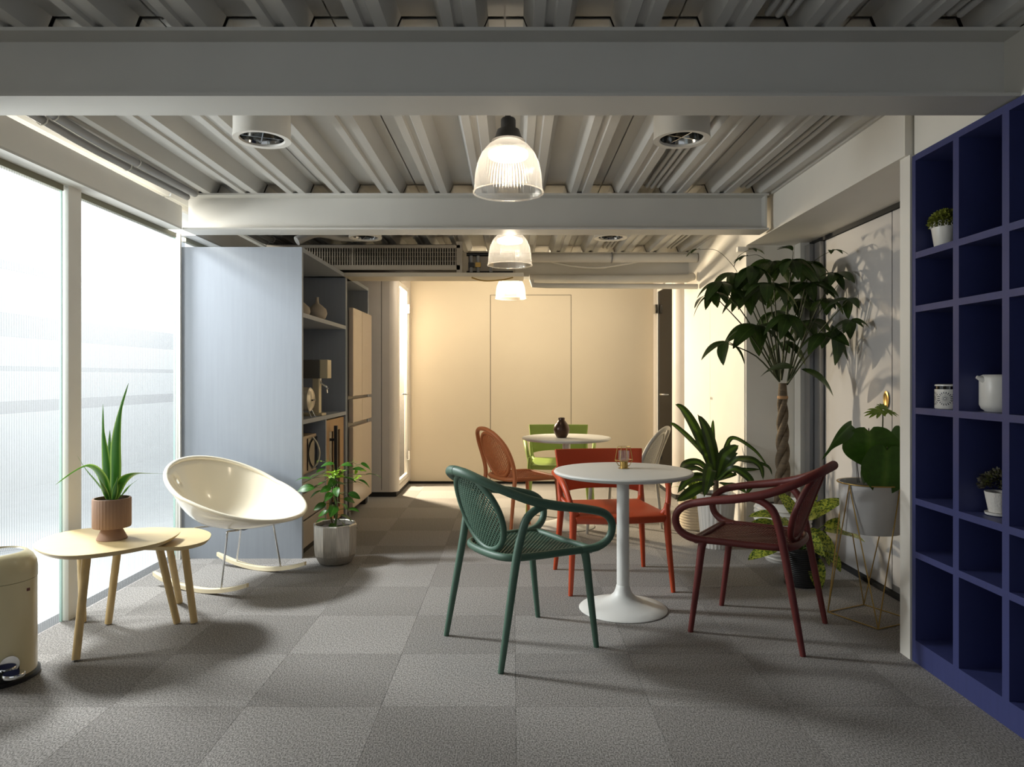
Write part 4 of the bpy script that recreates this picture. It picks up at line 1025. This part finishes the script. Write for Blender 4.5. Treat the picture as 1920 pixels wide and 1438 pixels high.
# ------------------------------------------------------------------ small tree in silver pot
PF = Vector((-1.172, 4.66, 0))
pf = empty('small_potted_tree', PF, 0, 'small leafy tree in a faceted silver pot beside the rocking chair', 'potted plant')
MB().lathe([(0.09, 0.0), (0.105, 0.005), (0.135, 0.06), (0.139, 0.10), (0.142, 0.255), (0.136, 0.262), (0.128, 0.258), (0.126, 0.22)], 10, cap=(True, False)).build('pot', M_silver, pf, bevel=0.004)
MB().lathe([(0.0, 0.235), (0.128, 0.232)], 20, cap=(False, False)).build('soil', M_soil, pf)
lf1 = leaf_unit('leaf', L_fern, 1.0, 0.55, 0.25, 0.12); src = lf1.build('leaf', L_fern, pf, smooth=60)
src2 = leaf_unit('leaf', L_young, 1.0, 0.42, 0.2, 0.15).build('leaf', L_young, pf, smooth=60)
used = {src: False, src2: False}
def put(srcobj, par, M):
    if not used.get(srcobj, False): srcobj.matrix_local = M; used[srcobj] = True; return srcobj
    return inst(srcobj, par, M)
rnd = random.Random(11)
def stem(par, pts, r0, r1, m, n=5):
    P = spline(pts, n); k = len(P)
    return MB().tube(P, [r0+(r1-r0)*i/(k-1) for i in range(k)], 7).build('stem', m, par, smooth=60)
stem(pf, [(0, 0, .23), (0.01, 0.0, .35), (-0.01, 0.01, .50), (0.02, 0, .62)], 0.008, 0.004, M_stem)
stem(pf, [(-0.02, 0.01, .23), (-0.03, -0.01, .38), (0.0, 0.0, .52), (0.04, 0, .60)], 0.007, 0.004, M_bark)
for px, py, dz, sz in ((570, 898, 0.0, .105), (585, 890, -.02, .09), (596, 905, .03, .08), (575, 915, -.05, .11), (603, 880, .02, .09), (612, 915, -.06, .085),
    (592, 920, -.02, .085), (640, 905, .02, .09), (655, 895, .03, .09), (672, 880, 0, .09), (690, 870, -.02, .11), (700, 890, .02, .115), (683, 900, -.02, .09), (670, 905, .04, .07),
    (615, 870, .0, .09), (650, 872, .0, .08), (625, 900, -.06, .10), (640, 925, .03, .09), (612, 935, .0, .08), (628, 950, -.05, .12), (655, 935, .04, .08), (662, 955, 0, .08),
    (615, 955, .0, .10), (600, 945, -.03, .085), (650, 965, .02, .09), (605, 975, -.05, .09), (640, 975, -.04, .10), (622, 985, -.06, .12), (663, 925, -.03, .085), (605, 960, .03, .09),
    (632, 915, -.08, .09), (645, 945, -.08, .085), (618, 925, -.08, .085), (660, 985, .0, .075)):
    p = W(px, py, PF.y+dz)-PF
    hub = Vector((0.0, 0, p.z-0.02 if p.z < 0.52 else 0.56))
    d = (p-hub); d.z = 0
    if d.length < 0.02: d = Vector((rnd.uniform(-1, 1), -0.8, 0))
    d.normalize(); base = p-d*sz*0.45
    stem(pf, [hub, (hub+base)/2+Vector((0, 0, 0.012)), base], 0.002, 0.0015, M_stem, 3)
    put(src, pf, orient(base, d+Vector((rnd.uniform(-.2, .2), rnd.uniform(-.5, .2), rnd.uniform(-.45, .15))), rnd.uniform(-.9, .9), sz))
for k in range(26):
    a = rnd.uniform(0, 2*PI); s = rnd.choice((0, 1)); hub = Vector((0.0 + 0.14*s, -0.01, 0.575-0.0*s))
    put(src2, pf, orient(hub+Vector((rnd.uniform(-.03, .03), rnd.uniform(-.03, .03), rnd.uniform(-.04, .03))), (math.cos(a), math.sin(a), rnd.uniform(0.1, 1.2)), rnd.uniform(-1, 1), rnd.uniform(.035, .06)))
for pts in ([(0.0, 0, .58), (-0.03, 0, .64), (-0.08, 0, .665), (-0.10, 0, .66)], [(0.04, 0, .58), (0.07, 0, .64), (0.11, 0, .66), (0.15, 0, .64)]):
    stem(pf, pts, 0.0015, 0.001, M_stem, 3)
    for q in range(6):
        p = Vector(pts[2])+Vector((rnd.uniform(-.04, .04), rnd.uniform(-.02, .02), rnd.uniform(-.01, .01))); put(src2, pf, orient(p, (rnd.uniform(-1, 1), rnd.uniform(-1, 1), .3), 0, 0.018))

# ------------------------------------------------------------------ striped dracaena in fluted white pot
PD = Vector((1.462, 5.10, 0))
dr = empty('striped_dracaena', PD, 0, 'plant with long dark striped leaves in a tall fluted white pot by the right wall', 'potted plant')
MB().lathe([(0.10, 0.0), (0.104, 0.004), (0.138, 0.365), (0.138, 0.385), (0.13, 0.385), (0.128, 0.35)], 160, mod=lambda th, z: 1-0.035*(0.5+0.5*math.cos(26*th))**2*(1 if 0.003 < z < 0.38 else 0), cap=(True, False)).build('pot', M_ceram, dr, smooth=40)
MB().lathe([(0.0, 0.36), (0.128, 0.36)], 20, cap=(False, False)).build('soil', M_soil, dr)
MB().tube([(0, 0, .36), (0.0, 0, .52)], 0.02, 10).build('stem', M_bark, dr)
for path, wd in (
    ([(1340, 900, 5.1), (1322, 850, 5.1), (1300, 800, 5.1), (1280, 768, 5.1), (1266, 758, 5.1)], 0.14),
    ([(1343, 900, 5.08), (1335, 850, 5.06), (1322, 805, 5.05), (1308, 777, 5.05)], 0.16),
    ([(1338, 880, 5.15), (1318, 850, 5.2), (1290, 820, 5.2), (1265, 798, 5.2), (1256, 794, 5.2)], 0.08),
    ([(1340, 885, 5.2), (1337, 840, 5.25), (1336, 805, 5.25), (1337, 786, 5.25)], 0.06),
    ([(1345, 895, 5.05), (1355, 860, 5.0), (1370, 845, 5.0), (1385, 835, 5.0)], 0.15),
    ([(1345, 890, 5.15), (1362, 835, 5.2), (1385, 822, 5.2), (1415, 845, 5.1), (1441, 877, 5.05)], 0.06),
    ([(1345, 895, 5.1), (1375, 865, 5.1), (1405, 862, 5.0), (1425, 875, 4.95), (1431, 900, 4.9)], 0.10),
    ([(1345, 895, 5.2), (1378, 850, 5.2), (1410, 860, 5.2), (1435, 872, 5.1), (1448, 892, 5.1)], 0.06),
    ([(1345, 900, 5.05), (1372, 880, 4.95), (1395, 890, 4.9), (1408, 907, 4.85), (1398, 928, 4.8)], 0.11),
    ([(1345, 900, 5.2), (1385, 888, 5.25), (1415, 882, 5.2), (1430, 880, 5.1)], 0.09),
    ([(1338, 900, 5.05), (1315, 895, 4.95), (1290, 900, 4.9), (1270, 925, 4.85)], 0.12),
    ([(1338, 905, 5.05), (1310, 915, 4.95), (1285, 930, 4.9), (1269, 940, 4.85)], 0.13),
    ([(1338, 895, 5.0), (1332, 878, 4.92), (1326, 900, 4.85), (1320, 932, 4.82)], 0.15),
    ([(1335, 890, 5.15), (1310, 868, 5.2), (1285, 870, 5.2), (1275, 882, 5.1)], 0.10),
    ([(1335, 895, 5.1), (1305, 878, 5.05), (1280, 885, 5.0), (1258, 900, 5.0), (1256, 934, 5.0)], 0.08),
    ([(1348, 905, 5.0), (1365, 910, 4.9), (1385, 915, 4.85), (1400, 925, 4.8)], 0.09),
    ([(1342, 900, 5.15), (1352, 870, 5.2), (1362, 850, 5.25), (1368, 825, 5.3)], 0.09),
):
    lowz = path[-1][1] > path[len(path)//2][1]-5
    ptsw = [rel(a, b_, c_z, PD) for a, b_, c_z in path]
    ptsw = [Vector((min(p.x, 1.63-PD.x) if p.y+PD.y > 5.16 else p.x, p.y, p.z)) for p in ptsw]
    strap(ptsw, wd*0.6, upv=(0.1, -0.8, 0.6), fold=0.3, nseg=6,
          prof=lambda t: (math.sin(PI*min(1, t*0.92+0.08))**0.8)*(1 if t < 0.93 else 0.5)).build('leaf', L_drac, dr, smooth=60)
# basket plant behind
PB = Vector((1.475, 5.72, 0))
bp_ = empty('basket_plant', PB, 0, 'pale green leafy plant in a woven basket behind the fluted white pot', 'potted plant')
MB().lathe([(0.115, 0.0), (0.12, 0.005), (0.135, 0.25), (0.127, 0.25), (0.125, 0.22)], 48, mod=lambda th, z: 1.0, cap=(True, False)).build('basket', M_basket, bp_, smooth=40)
wv2 = MB()
for k in range(11): wv2.tube([((0.119+0.0015*k)*math.cos(a*PI/16), (0.119+0.0015*k)*math.sin(a*PI/16), 0.015+0.0225*k) for a in range(32)], 0.006, 6, closed=True)
tag(wv2.build('weave', M_basket, bp_), kind='stuff')
for k in range(16):
    a = 2*PI*k/16*1.0+0.3; L = rnd.uniform(.16, .24); tilt = rnd.uniform(.6, 2.4)
    z0 = 0.23+0.02*(k % 3)
    d = Vector((math.cos(a), math.sin(a), 0)); e = Vector((0, 0, 1))
    L = min(L, 0.17) if d.x > 0.3 else L
    strap([d*0.02+e*z0, d*L*0.35+e*(z0+L*0.5*tilt*0.6), d*L*0.7+e*(z0+L*0.75*tilt*0.6), d*L+e*(z0+L*0.6*tilt*0.6)], 0.06, fold=0.2, nseg=4).build('leaf', L_back, bp_, smooth=60)

# ------------------------------------------------------------------ braided money tree
PM = Vector((1.79, 4.70, 0))
mt = empty('braided_tree', PM, 0, 'tall braided-trunk tree with dark palmate leaves in a wide white ribbed pot', 'potted tree')
MB().lathe([(0.10, 0.0), (0.105, 0.005), (0.15, 0.12), (0.175, 0.26), (0.178, 0.36), (0.168, 0.372), (0.170, 0.40), (0.160, 0.40), (0.155, 0.36)], 96, mod=lambda th, z: 1+0.012*math.sin(z*260+0.35*math.sin(9*th)), cap=(True, False)).build('pot', M_ceram, mt, smooth=60)
rb = MB()
for k in range(13):
    z = 0.03+k*0.027; r_ = 0.105+(0.045*z/0.12 if z < 0.12 else 0.045+0.025*min(1, (z-0.12)/0.14))
    rb.tube([((r_+0.002)*math.cos(a*PI/18), (r_+0.002)*math.sin(a*PI/18), z+0.003*math.sin(4*a*PI/18+k)) for a in range(36)], 0.006, 6, closed=True)
tag(rb.build('pot_ridges', M_ceram, mt, smooth=60), kind='stuff')
MB().lathe([(0.0, 0.37), (0.158, 0.365)], 24, cap=(False, False)).build('soil', M_soil, mt)
for k in range(3):
    pts = []
    for q in range(41):
        t = q/40; z = 0.37+0.72*t; a = 2*PI*k/3+t*2*PI*1.9; rr = 0.026*(1-0.35*t)
        pts.append((rr*math.cos(a)-0.0, rr*math.sin(a), z))
    MB().tube(pts, [0.030-0.013*(q/40) for q in range(41)], 12).build('trunk', M_bark, mt, smooth=60)
MB().tube([(0, 0, 1.07), (0, 0, 1.10), (0.0, 0, 1.18)], [0.028, 0.030, 0.024], 12).build('trunk', M_bark, mt, smooth=60)
MB().lathe([(0.033, 1.075), (0.035, 1.085), (0.033, 1.095)], 16).build('tie', mat('string_tie', (170, 130, 90), 0.8), mt)
ml = leaf_unit('leaf', L_money, 1.0, 0.40, 0.30, 0.18, prof=lambda t: (math.sin(PI*t**0.9)**0.85 if 0 < t < 1 else 0.03)); msrc = ml.build('leaf', L_money, mt, smooth=60)
hubs = [(1352, 528, 4.55, .19, 6), (1378, 512, 4.75, .18, 6), (1412, 500, 4.55, .19, 7), (1448, 490, 4.75, .19, 7), (1485, 487, 4.5, .19, 7), (1520, 490, 4.7, .18, 6), (1565, 512, 4.45, .17, 6),
        (1405, 545, 4.7, .18, 6), (1440, 530, 4.4, .19, 7), (1480, 530, 4.75, .19, 7), (1518, 530, 4.45, .19, 6), (1550, 560, 4.6, .17, 6), (1595, 600, 4.25, .15, 5),
        (1420, 610, 4.6, .22, 7), (1450, 585, 4.85, .18, 6), (1362, 640, 4.5, .17, 4), (1338, 550, 4.65, .17, 5), (1590, 560, 4.3, .15, 4), (1478, 590, 4.45, .18, 6), (1515, 600, 4.75, .17, 6), (1545, 625, 4.4, .18, 6), (1470, 640, 4.8, .16, 5), (1500, 560, 4.95, .16, 6)]
joints = [Vector((-0.02, 0, 1.19)), Vector((0.03, 0.0, 1.17)), Vector((0.0, 0.02, 1.2))]
for hi, (hx, hy, hz, L, nl) in enumerate(hubs):
    hub = W(hx, hy, hz)-PM
    hub.x = min(hub.x, 2.05-PM.x); hub.y = min(hub.y, 5.05-PM.y); hub.z = min(hub.z, 2.10)
    j0 = joints[0 if hx < 1450 else (1 if hx > 1500 else 2)]
    stem(mt, [j0, j0*0.55+hub*0.45+Vector((0, 0, 0.05)), hub+Vector((0, 0, -0.01))], 0.006, 0.003, M_stemd, 4)
    out = Vector((hub.x+0.02, hub.y, 0)); oa = math.atan2(out.y, out.x)
    for k in range(nl):
        a = oa+(k-(nl-1)/2)*2*PI/nl*0.9+rnd.uniform(-.2, .2)
        d = Vector((math.cos(a), math.sin(a), rnd.uniform(-0.75, -0.15)))
        s = L*rnd.uniform(.9, 1.3)
        tip = hub+PM+d.normalized()*s
        if tip.x > 2.115: s *= max(0.25, (2.11-(hub.x+PM.x))/max(0.01, tip.x-hub.x-PM.x))
        if tip.y > 5.14: s *= 0.5
        put(msrc, mt, orient(hub, d, rnd.uniform(-.5, .5), s))
# thin upright young shoots
for pts in (([(1385, 520, 4.7), (1376, 500, 4.7), (1345, 470, 4.7), (1312, 468, 4.7)]), ([(1376, 500, 4.7), (1385, 480, 4.7), (1405, 468, 4.65)]), ([(1485, 490, 4.6), (1487, 475, 4.6), (1486, 470, 4.6)]), ([(1520, 495, 4.6), (1540, 480, 4.5), (1560, 470, 4.4)]), ([(1440, 490, 4.6), (1420, 478, 4.6), (1402, 480, 4.6)])):
    P = [W(*p)-PM for p in pts]; P = [Vector((p.x, p.y, min(p.z, 2.13))) for p in P]
    stem(mt, P, 0.0022, 0.0012, M_stemd, 4)
    d = (P[-1]-P[-2]).normalized(); d.z *= 0.2
    for dd in (-.7, 0, .7): put(msrc, mt, orient(P[-1], Matrix.Rotation(dd, 3, 'Z') @ d-Vector((0, 0, .1)), 0, 0.10))
for (p0, d, s) in (((1488, 690, 4.45), (-1, -.15, .03), .24), ((1502, 692, 4.4), (.8, -.2, -.42), .25), ((1560, 610, 4.3), (.25, -.1, -1), .24)):
    put(msrc, mt, orient(W(*p0)-PM, d, 0.9 if d[2] < -.9 else 0.5, s))

# ------------------------------------------------------------------ mottled plant in black pot
PA = Vector((1.70, 4.17, 0))
ag = empty('mottled_leaf_plant', PA, 0, 'yellow-green mottled leafy plant in a ribbed black pot behind the maroon chair', 'potted plant')
MB().lathe([(0.092, 0.0), (0.096, 0.004), (0.104, 0.21), (0.107, 0.215), (0.107, 0.225), (0.10, 0.225), (0.098, 0.2)], 48, cap=(True, False)).build('pot', M_black, ag, smooth=40)
rb = MB()
for k in range(17): rb.tube([((0.0965+0.0005*k)*math.cos(a*PI/16), (0.0965+0.0005*k)*math.sin(a*PI/16), 0.015+0.0115*k) for a in range(32)], 0.0038, 6, closed=True)
tag(rb.build('pot_ridges', M_black, ag, smooth=60), kind='stuff')
MB().lathe([(0.0, 0.205), (0.10, 0.2)], 20, cap=(False, False)).build('soil', M_soil, ag)
al = leaf_unit('leaf', L_agla, 1.0, 0.46, 0.30, 0.12).build('leaf', L_agla, ag, smooth=60)
for (bx_, by_, dx, dy, dz, s) in ((1515, 975, .75, -.2, .75, .24), (1500, 985, .35, -.3, .9, .16), (1545, 985, 1, -.35, .12, .22), (1545, 995, 1, -.1, .0, .24), (1515, 990, .55, -.6, -.6, .24),
    (1530, 1005, .5, -.6, -.9, .17), (1520, 1035, .15, -.5, -1, .22), (1550, 1030, .4, -.3, -.55, .14), (1500, 990, .3, -.9, -.5, .2), (1470, 975, -.9, -.1, .35, .2), (1462, 985, -1, -.2, .1, .22),
    (1460, 1025, -1, -.4, -.08, .2), (1480, 1000, -.7, -.6, .1, .2), (1490, 970, -.3, .3, .9, .18), (1475, 995, -.9, .4, .15, .2), (1510, 1000, .6, -.7, -.3, .2), (1500, 960, .6, .3, .7, .2), (1485, 985, -.5, -.8, .4, .17)):
    base = W(bx_, by_, 4.12)-PA
    stem(ag, [(0, 0, .2), Vector((base.x*0.5, base.y*0.5, (0.2+base.z)/2+0.02)), base], 0.004, 0.003, M_stem, 3)
    d = Vector((dx, dy, dz)); tip = base+PA+d.normalized()*s
    if tip.x > 2.09: s *= 0.75
    put(al, ag, orient(base, d, rnd.uniform(-.3, .3) + (0.7 if dx > 0 else -0.7)*0.6, s))

# ------------------------------------------------------------------ brass stand with bucket and philodendron
CO = [Vector((1.63, 3.665, 0)), Vector((1.762, 3.415, 0)), Vector((2.01, 3.53, 0)), Vector((1.876, 3.785, 0))]
PS = sum(CO, Vector())/4
st = empty('brass_plant_stand', PS, 0, 'geometric brass wire plant stand beside the white post', 'plant stand')
RZ = 0.685; RR = 0.157
cor = [c-PS+Vector((0, 0, 0.004)) for c in CO]
MB().tube([(RR*math.cos(a*PI/24), RR*math.sin(a*PI/24), RZ) for a in range(48)], 0.0035, 8, closed=True).build('top_ring', M_brass, st, smooth=50)
for k in range(4):
    a, b_ = cor[k], cor[(k+1) % 4]
    MB().tube([a, b_], 0.003, 6).build('base_rod', M_brass, st)
    mid_ = (a+b_)/2; mid_.z = 0; tp_ = mid_.normalized()*RR+Vector((0, 0, RZ-0.004))
    MB().tube([tp_, a], 0.003, 6).build('rod', M_brass, st); MB().tube([tp_, b_], 0.003, 6).build('rod', M_brass, st)
ph = empty('philodendron', PS+Vector((0, 0, 0.44)), 0, 'philodendron with large heart-shaped leaves in a white bucket in the brass stand', 'potted plant')
PH = PS+Vector((0, 0, 0.44))
MB().lathe([(0.138, 0.0), (0.141, 0.004), (0.1505, 0.24), (0.152, 0.247), (0.146, 0.247), (0.144, 0.2)], 56, cap=(True, False)).build('bucket', M_bucket, ph, smooth=40)
MB().lathe([(0.0, 0.215), (0.145, 0.21)], 24, cap=(False, False)).build('soil', M_soil, ph)
def heart(L, Wd, name='leaf', m=L_phil):
    """heart blade: petiole joint at the origin, tip along +X, drooping"""
    out = []
    N = 40
    for k in range(N):
        t = 2*PI*k/N
        x = 0.62-0.0+ -0.62*math.cos(t); y = 0.5*math.sin(t)*(1.0 if x < 0.5 else 1-((x-0.5)/0.85)**2*0.55)
        if x < 0.28: x -= 0.22*abs(math.sin(t))**0.8*(1-x/0.28)*1.0
        if abs(t-0) < 1e-6: x = 0.10
        out.append((x*L/1.24, y*Wd))
    vs = [(0.12*L, 0, 0)]; uv = [(0, .5)]; fs = []
    for ring_ in (0.5, 1.0):
        for (x, y) in out:
            X = 0.12*L+(x-0.12*L)*ring_; Y = y*ring_
            vs.append((X, Y, 0.16*abs(Y)*0.9-0.22*X*X/L+0.012*math.sin(9*abs(Y)/Wd*PI)*ring_)); uv.append((X/L, 0.5+0.5*Y/Wd))
    for k in range(N):
        k2 = (k+1) % N
        fs.append((0, 1+k, 1+k2)); fs.append((1+k, 1+N+k, 1+N+k2, 1+k2))
    return MB().add(vs, fs, uv)
hl = heart(1.0, 1.0).build('leaf', L_phil, ph, smooth=60)
def basis(p, tipdir, nrm, s, sy=1.0):
    x = Vector(tipdir).normalized(); z = Vector(nrm); z = (z-x*z.dot(x)).normalized(); y = z.cross(x)
    M = Matrix((x*s, y*s*sy, z*s)).transposed().to_4x4(); M.translation = Vector(p); return M
a1 = W(1629, 803, 3.52)-PH; a2 = W(1663, 838, 3.46)-PH
hl.matrix_local = basis(a1, (0.03, -0.15, -1), (-0.15, -1, 0.25), 0.19, 1.45)
inst(hl, ph, basis(a2, (-0.12, -0.2, -1), (-0.1, -1, 0.3), 0.235, 1.05))
inst(hl, ph, basis(W(1690, 800, 3.62)-PH, (0.1, -0.2, -1), (0.2, -1, 0.2), 0.2, 1.0))
strap([rel(1597, 797, 3.55, PH), rel(1580, 812, 3.5, PH), rel(1562, 832, 3.47, PH), rel(1541, 862, 3.45, PH)], 0.075, upv=(0.6, -1, 0.3), fold=0.5).build('leaf', L_phil, ph, smooth=60)
strap([rel(1622, 905, 3.52, PH), rel(1618, 885, 3.5, PH), rel(1622, 860, 3.5, PH)], 0.05, upv=(0.3, -1, 0.3)).build('leaf', L_phil, ph, smooth=60)
for pts in ([(1640, 905, 3.58), (1632, 860, 3.58), (1629, 803, 3.54)], [(1660, 905, 3.58), (1668, 860, 3.54), (1663, 838, 3.48)], [(1635, 905, 3.6), (1612, 850, 3.55), (1594, 822, 3.53), (1580, 819, 3.52)],
            [(1650, 905, 3.6), (1655, 800, 3.58), (1655, 773, 3.56)], [(1670, 905, 3.6), (1685, 850, 3.62), (1690, 805, 3.63)]):
    stem(ph, [W(*p)-PH for p in pts], 0.004, 0.0028, M_stemd, 4)
MB().tube([W(1611, 905, 3.56)-PH, W(1604, 838, 3.545)-PH], 0.002, 6).build('support_stake', M_black, ph)
MB().tube([W(1608, 905, 3.57)-PH, W(1603, 838, 3.55)-PH], 0.0015, 6).build('support_stake', M_black, ph)
# lobed young leaf on top
lo = []
for k in range(9):
    a = -1.9+3.8*k/8; lo.append((a, 0.05+0.02*math.cos(a)))
def lobed(par, p, tipd, nrm, s):
    b = MB()
    for (a, L) in [(-2.2, .5), (-1.5, .7), (-.9, .85), (-.4, .95), (0, 1.0), (.4, .95), (.9, .85), (1.5, .7), (2.2, .5)]:
        c, sn = math.cos(a), math.sin(a); nx, ny = -sn, c; w_ = .13
        b.add([(0, 0, 0), (c*L*.55+nx*w_, sn*L*.55+ny*w_, .03), (c*L*.8+nx*w_*.7, sn*L*.8+ny*w_*.7, .0), (c*L, sn*L, -.06), (c*L*.8-nx*w_*.7, sn*L*.8-ny*w_*.7, .0), (c*L*.55-nx*w_, sn*L*.55-ny*w_, .03)], [(0, 5, 4, 3, 2, 1)], [(0, .5), (0, .7), (0, .7), (1, .5), (0, .3), (0, .3)])
    return b.build('leaf', L_lobed, par)
for p, td, nr, s, sy in (((1652, 770, 3.56), (-1, -.2, -.25), (0, -.8, 1), .10, .55), ((1660, 770, 3.56), (1, -.2, -.35), (0, -.8, 1), .07, .5), ((1655, 765, 3.6), (.3, .5, .2), (0, -.8, 1), .07, .7)):
    o = lobed(ph, None, None, None, 1); o.matrix_local = basis(W(*p)-PH, td, nr, s, sy)

# ceiling edge strip along the right header, hooks, etc.
tag(bx('wall_bracket', (1.62, 5.10, 2.125), (1.69, 5.14, 2.16), M_white), 'small white socket bracket at the corner above the braided tree', 'bracket')
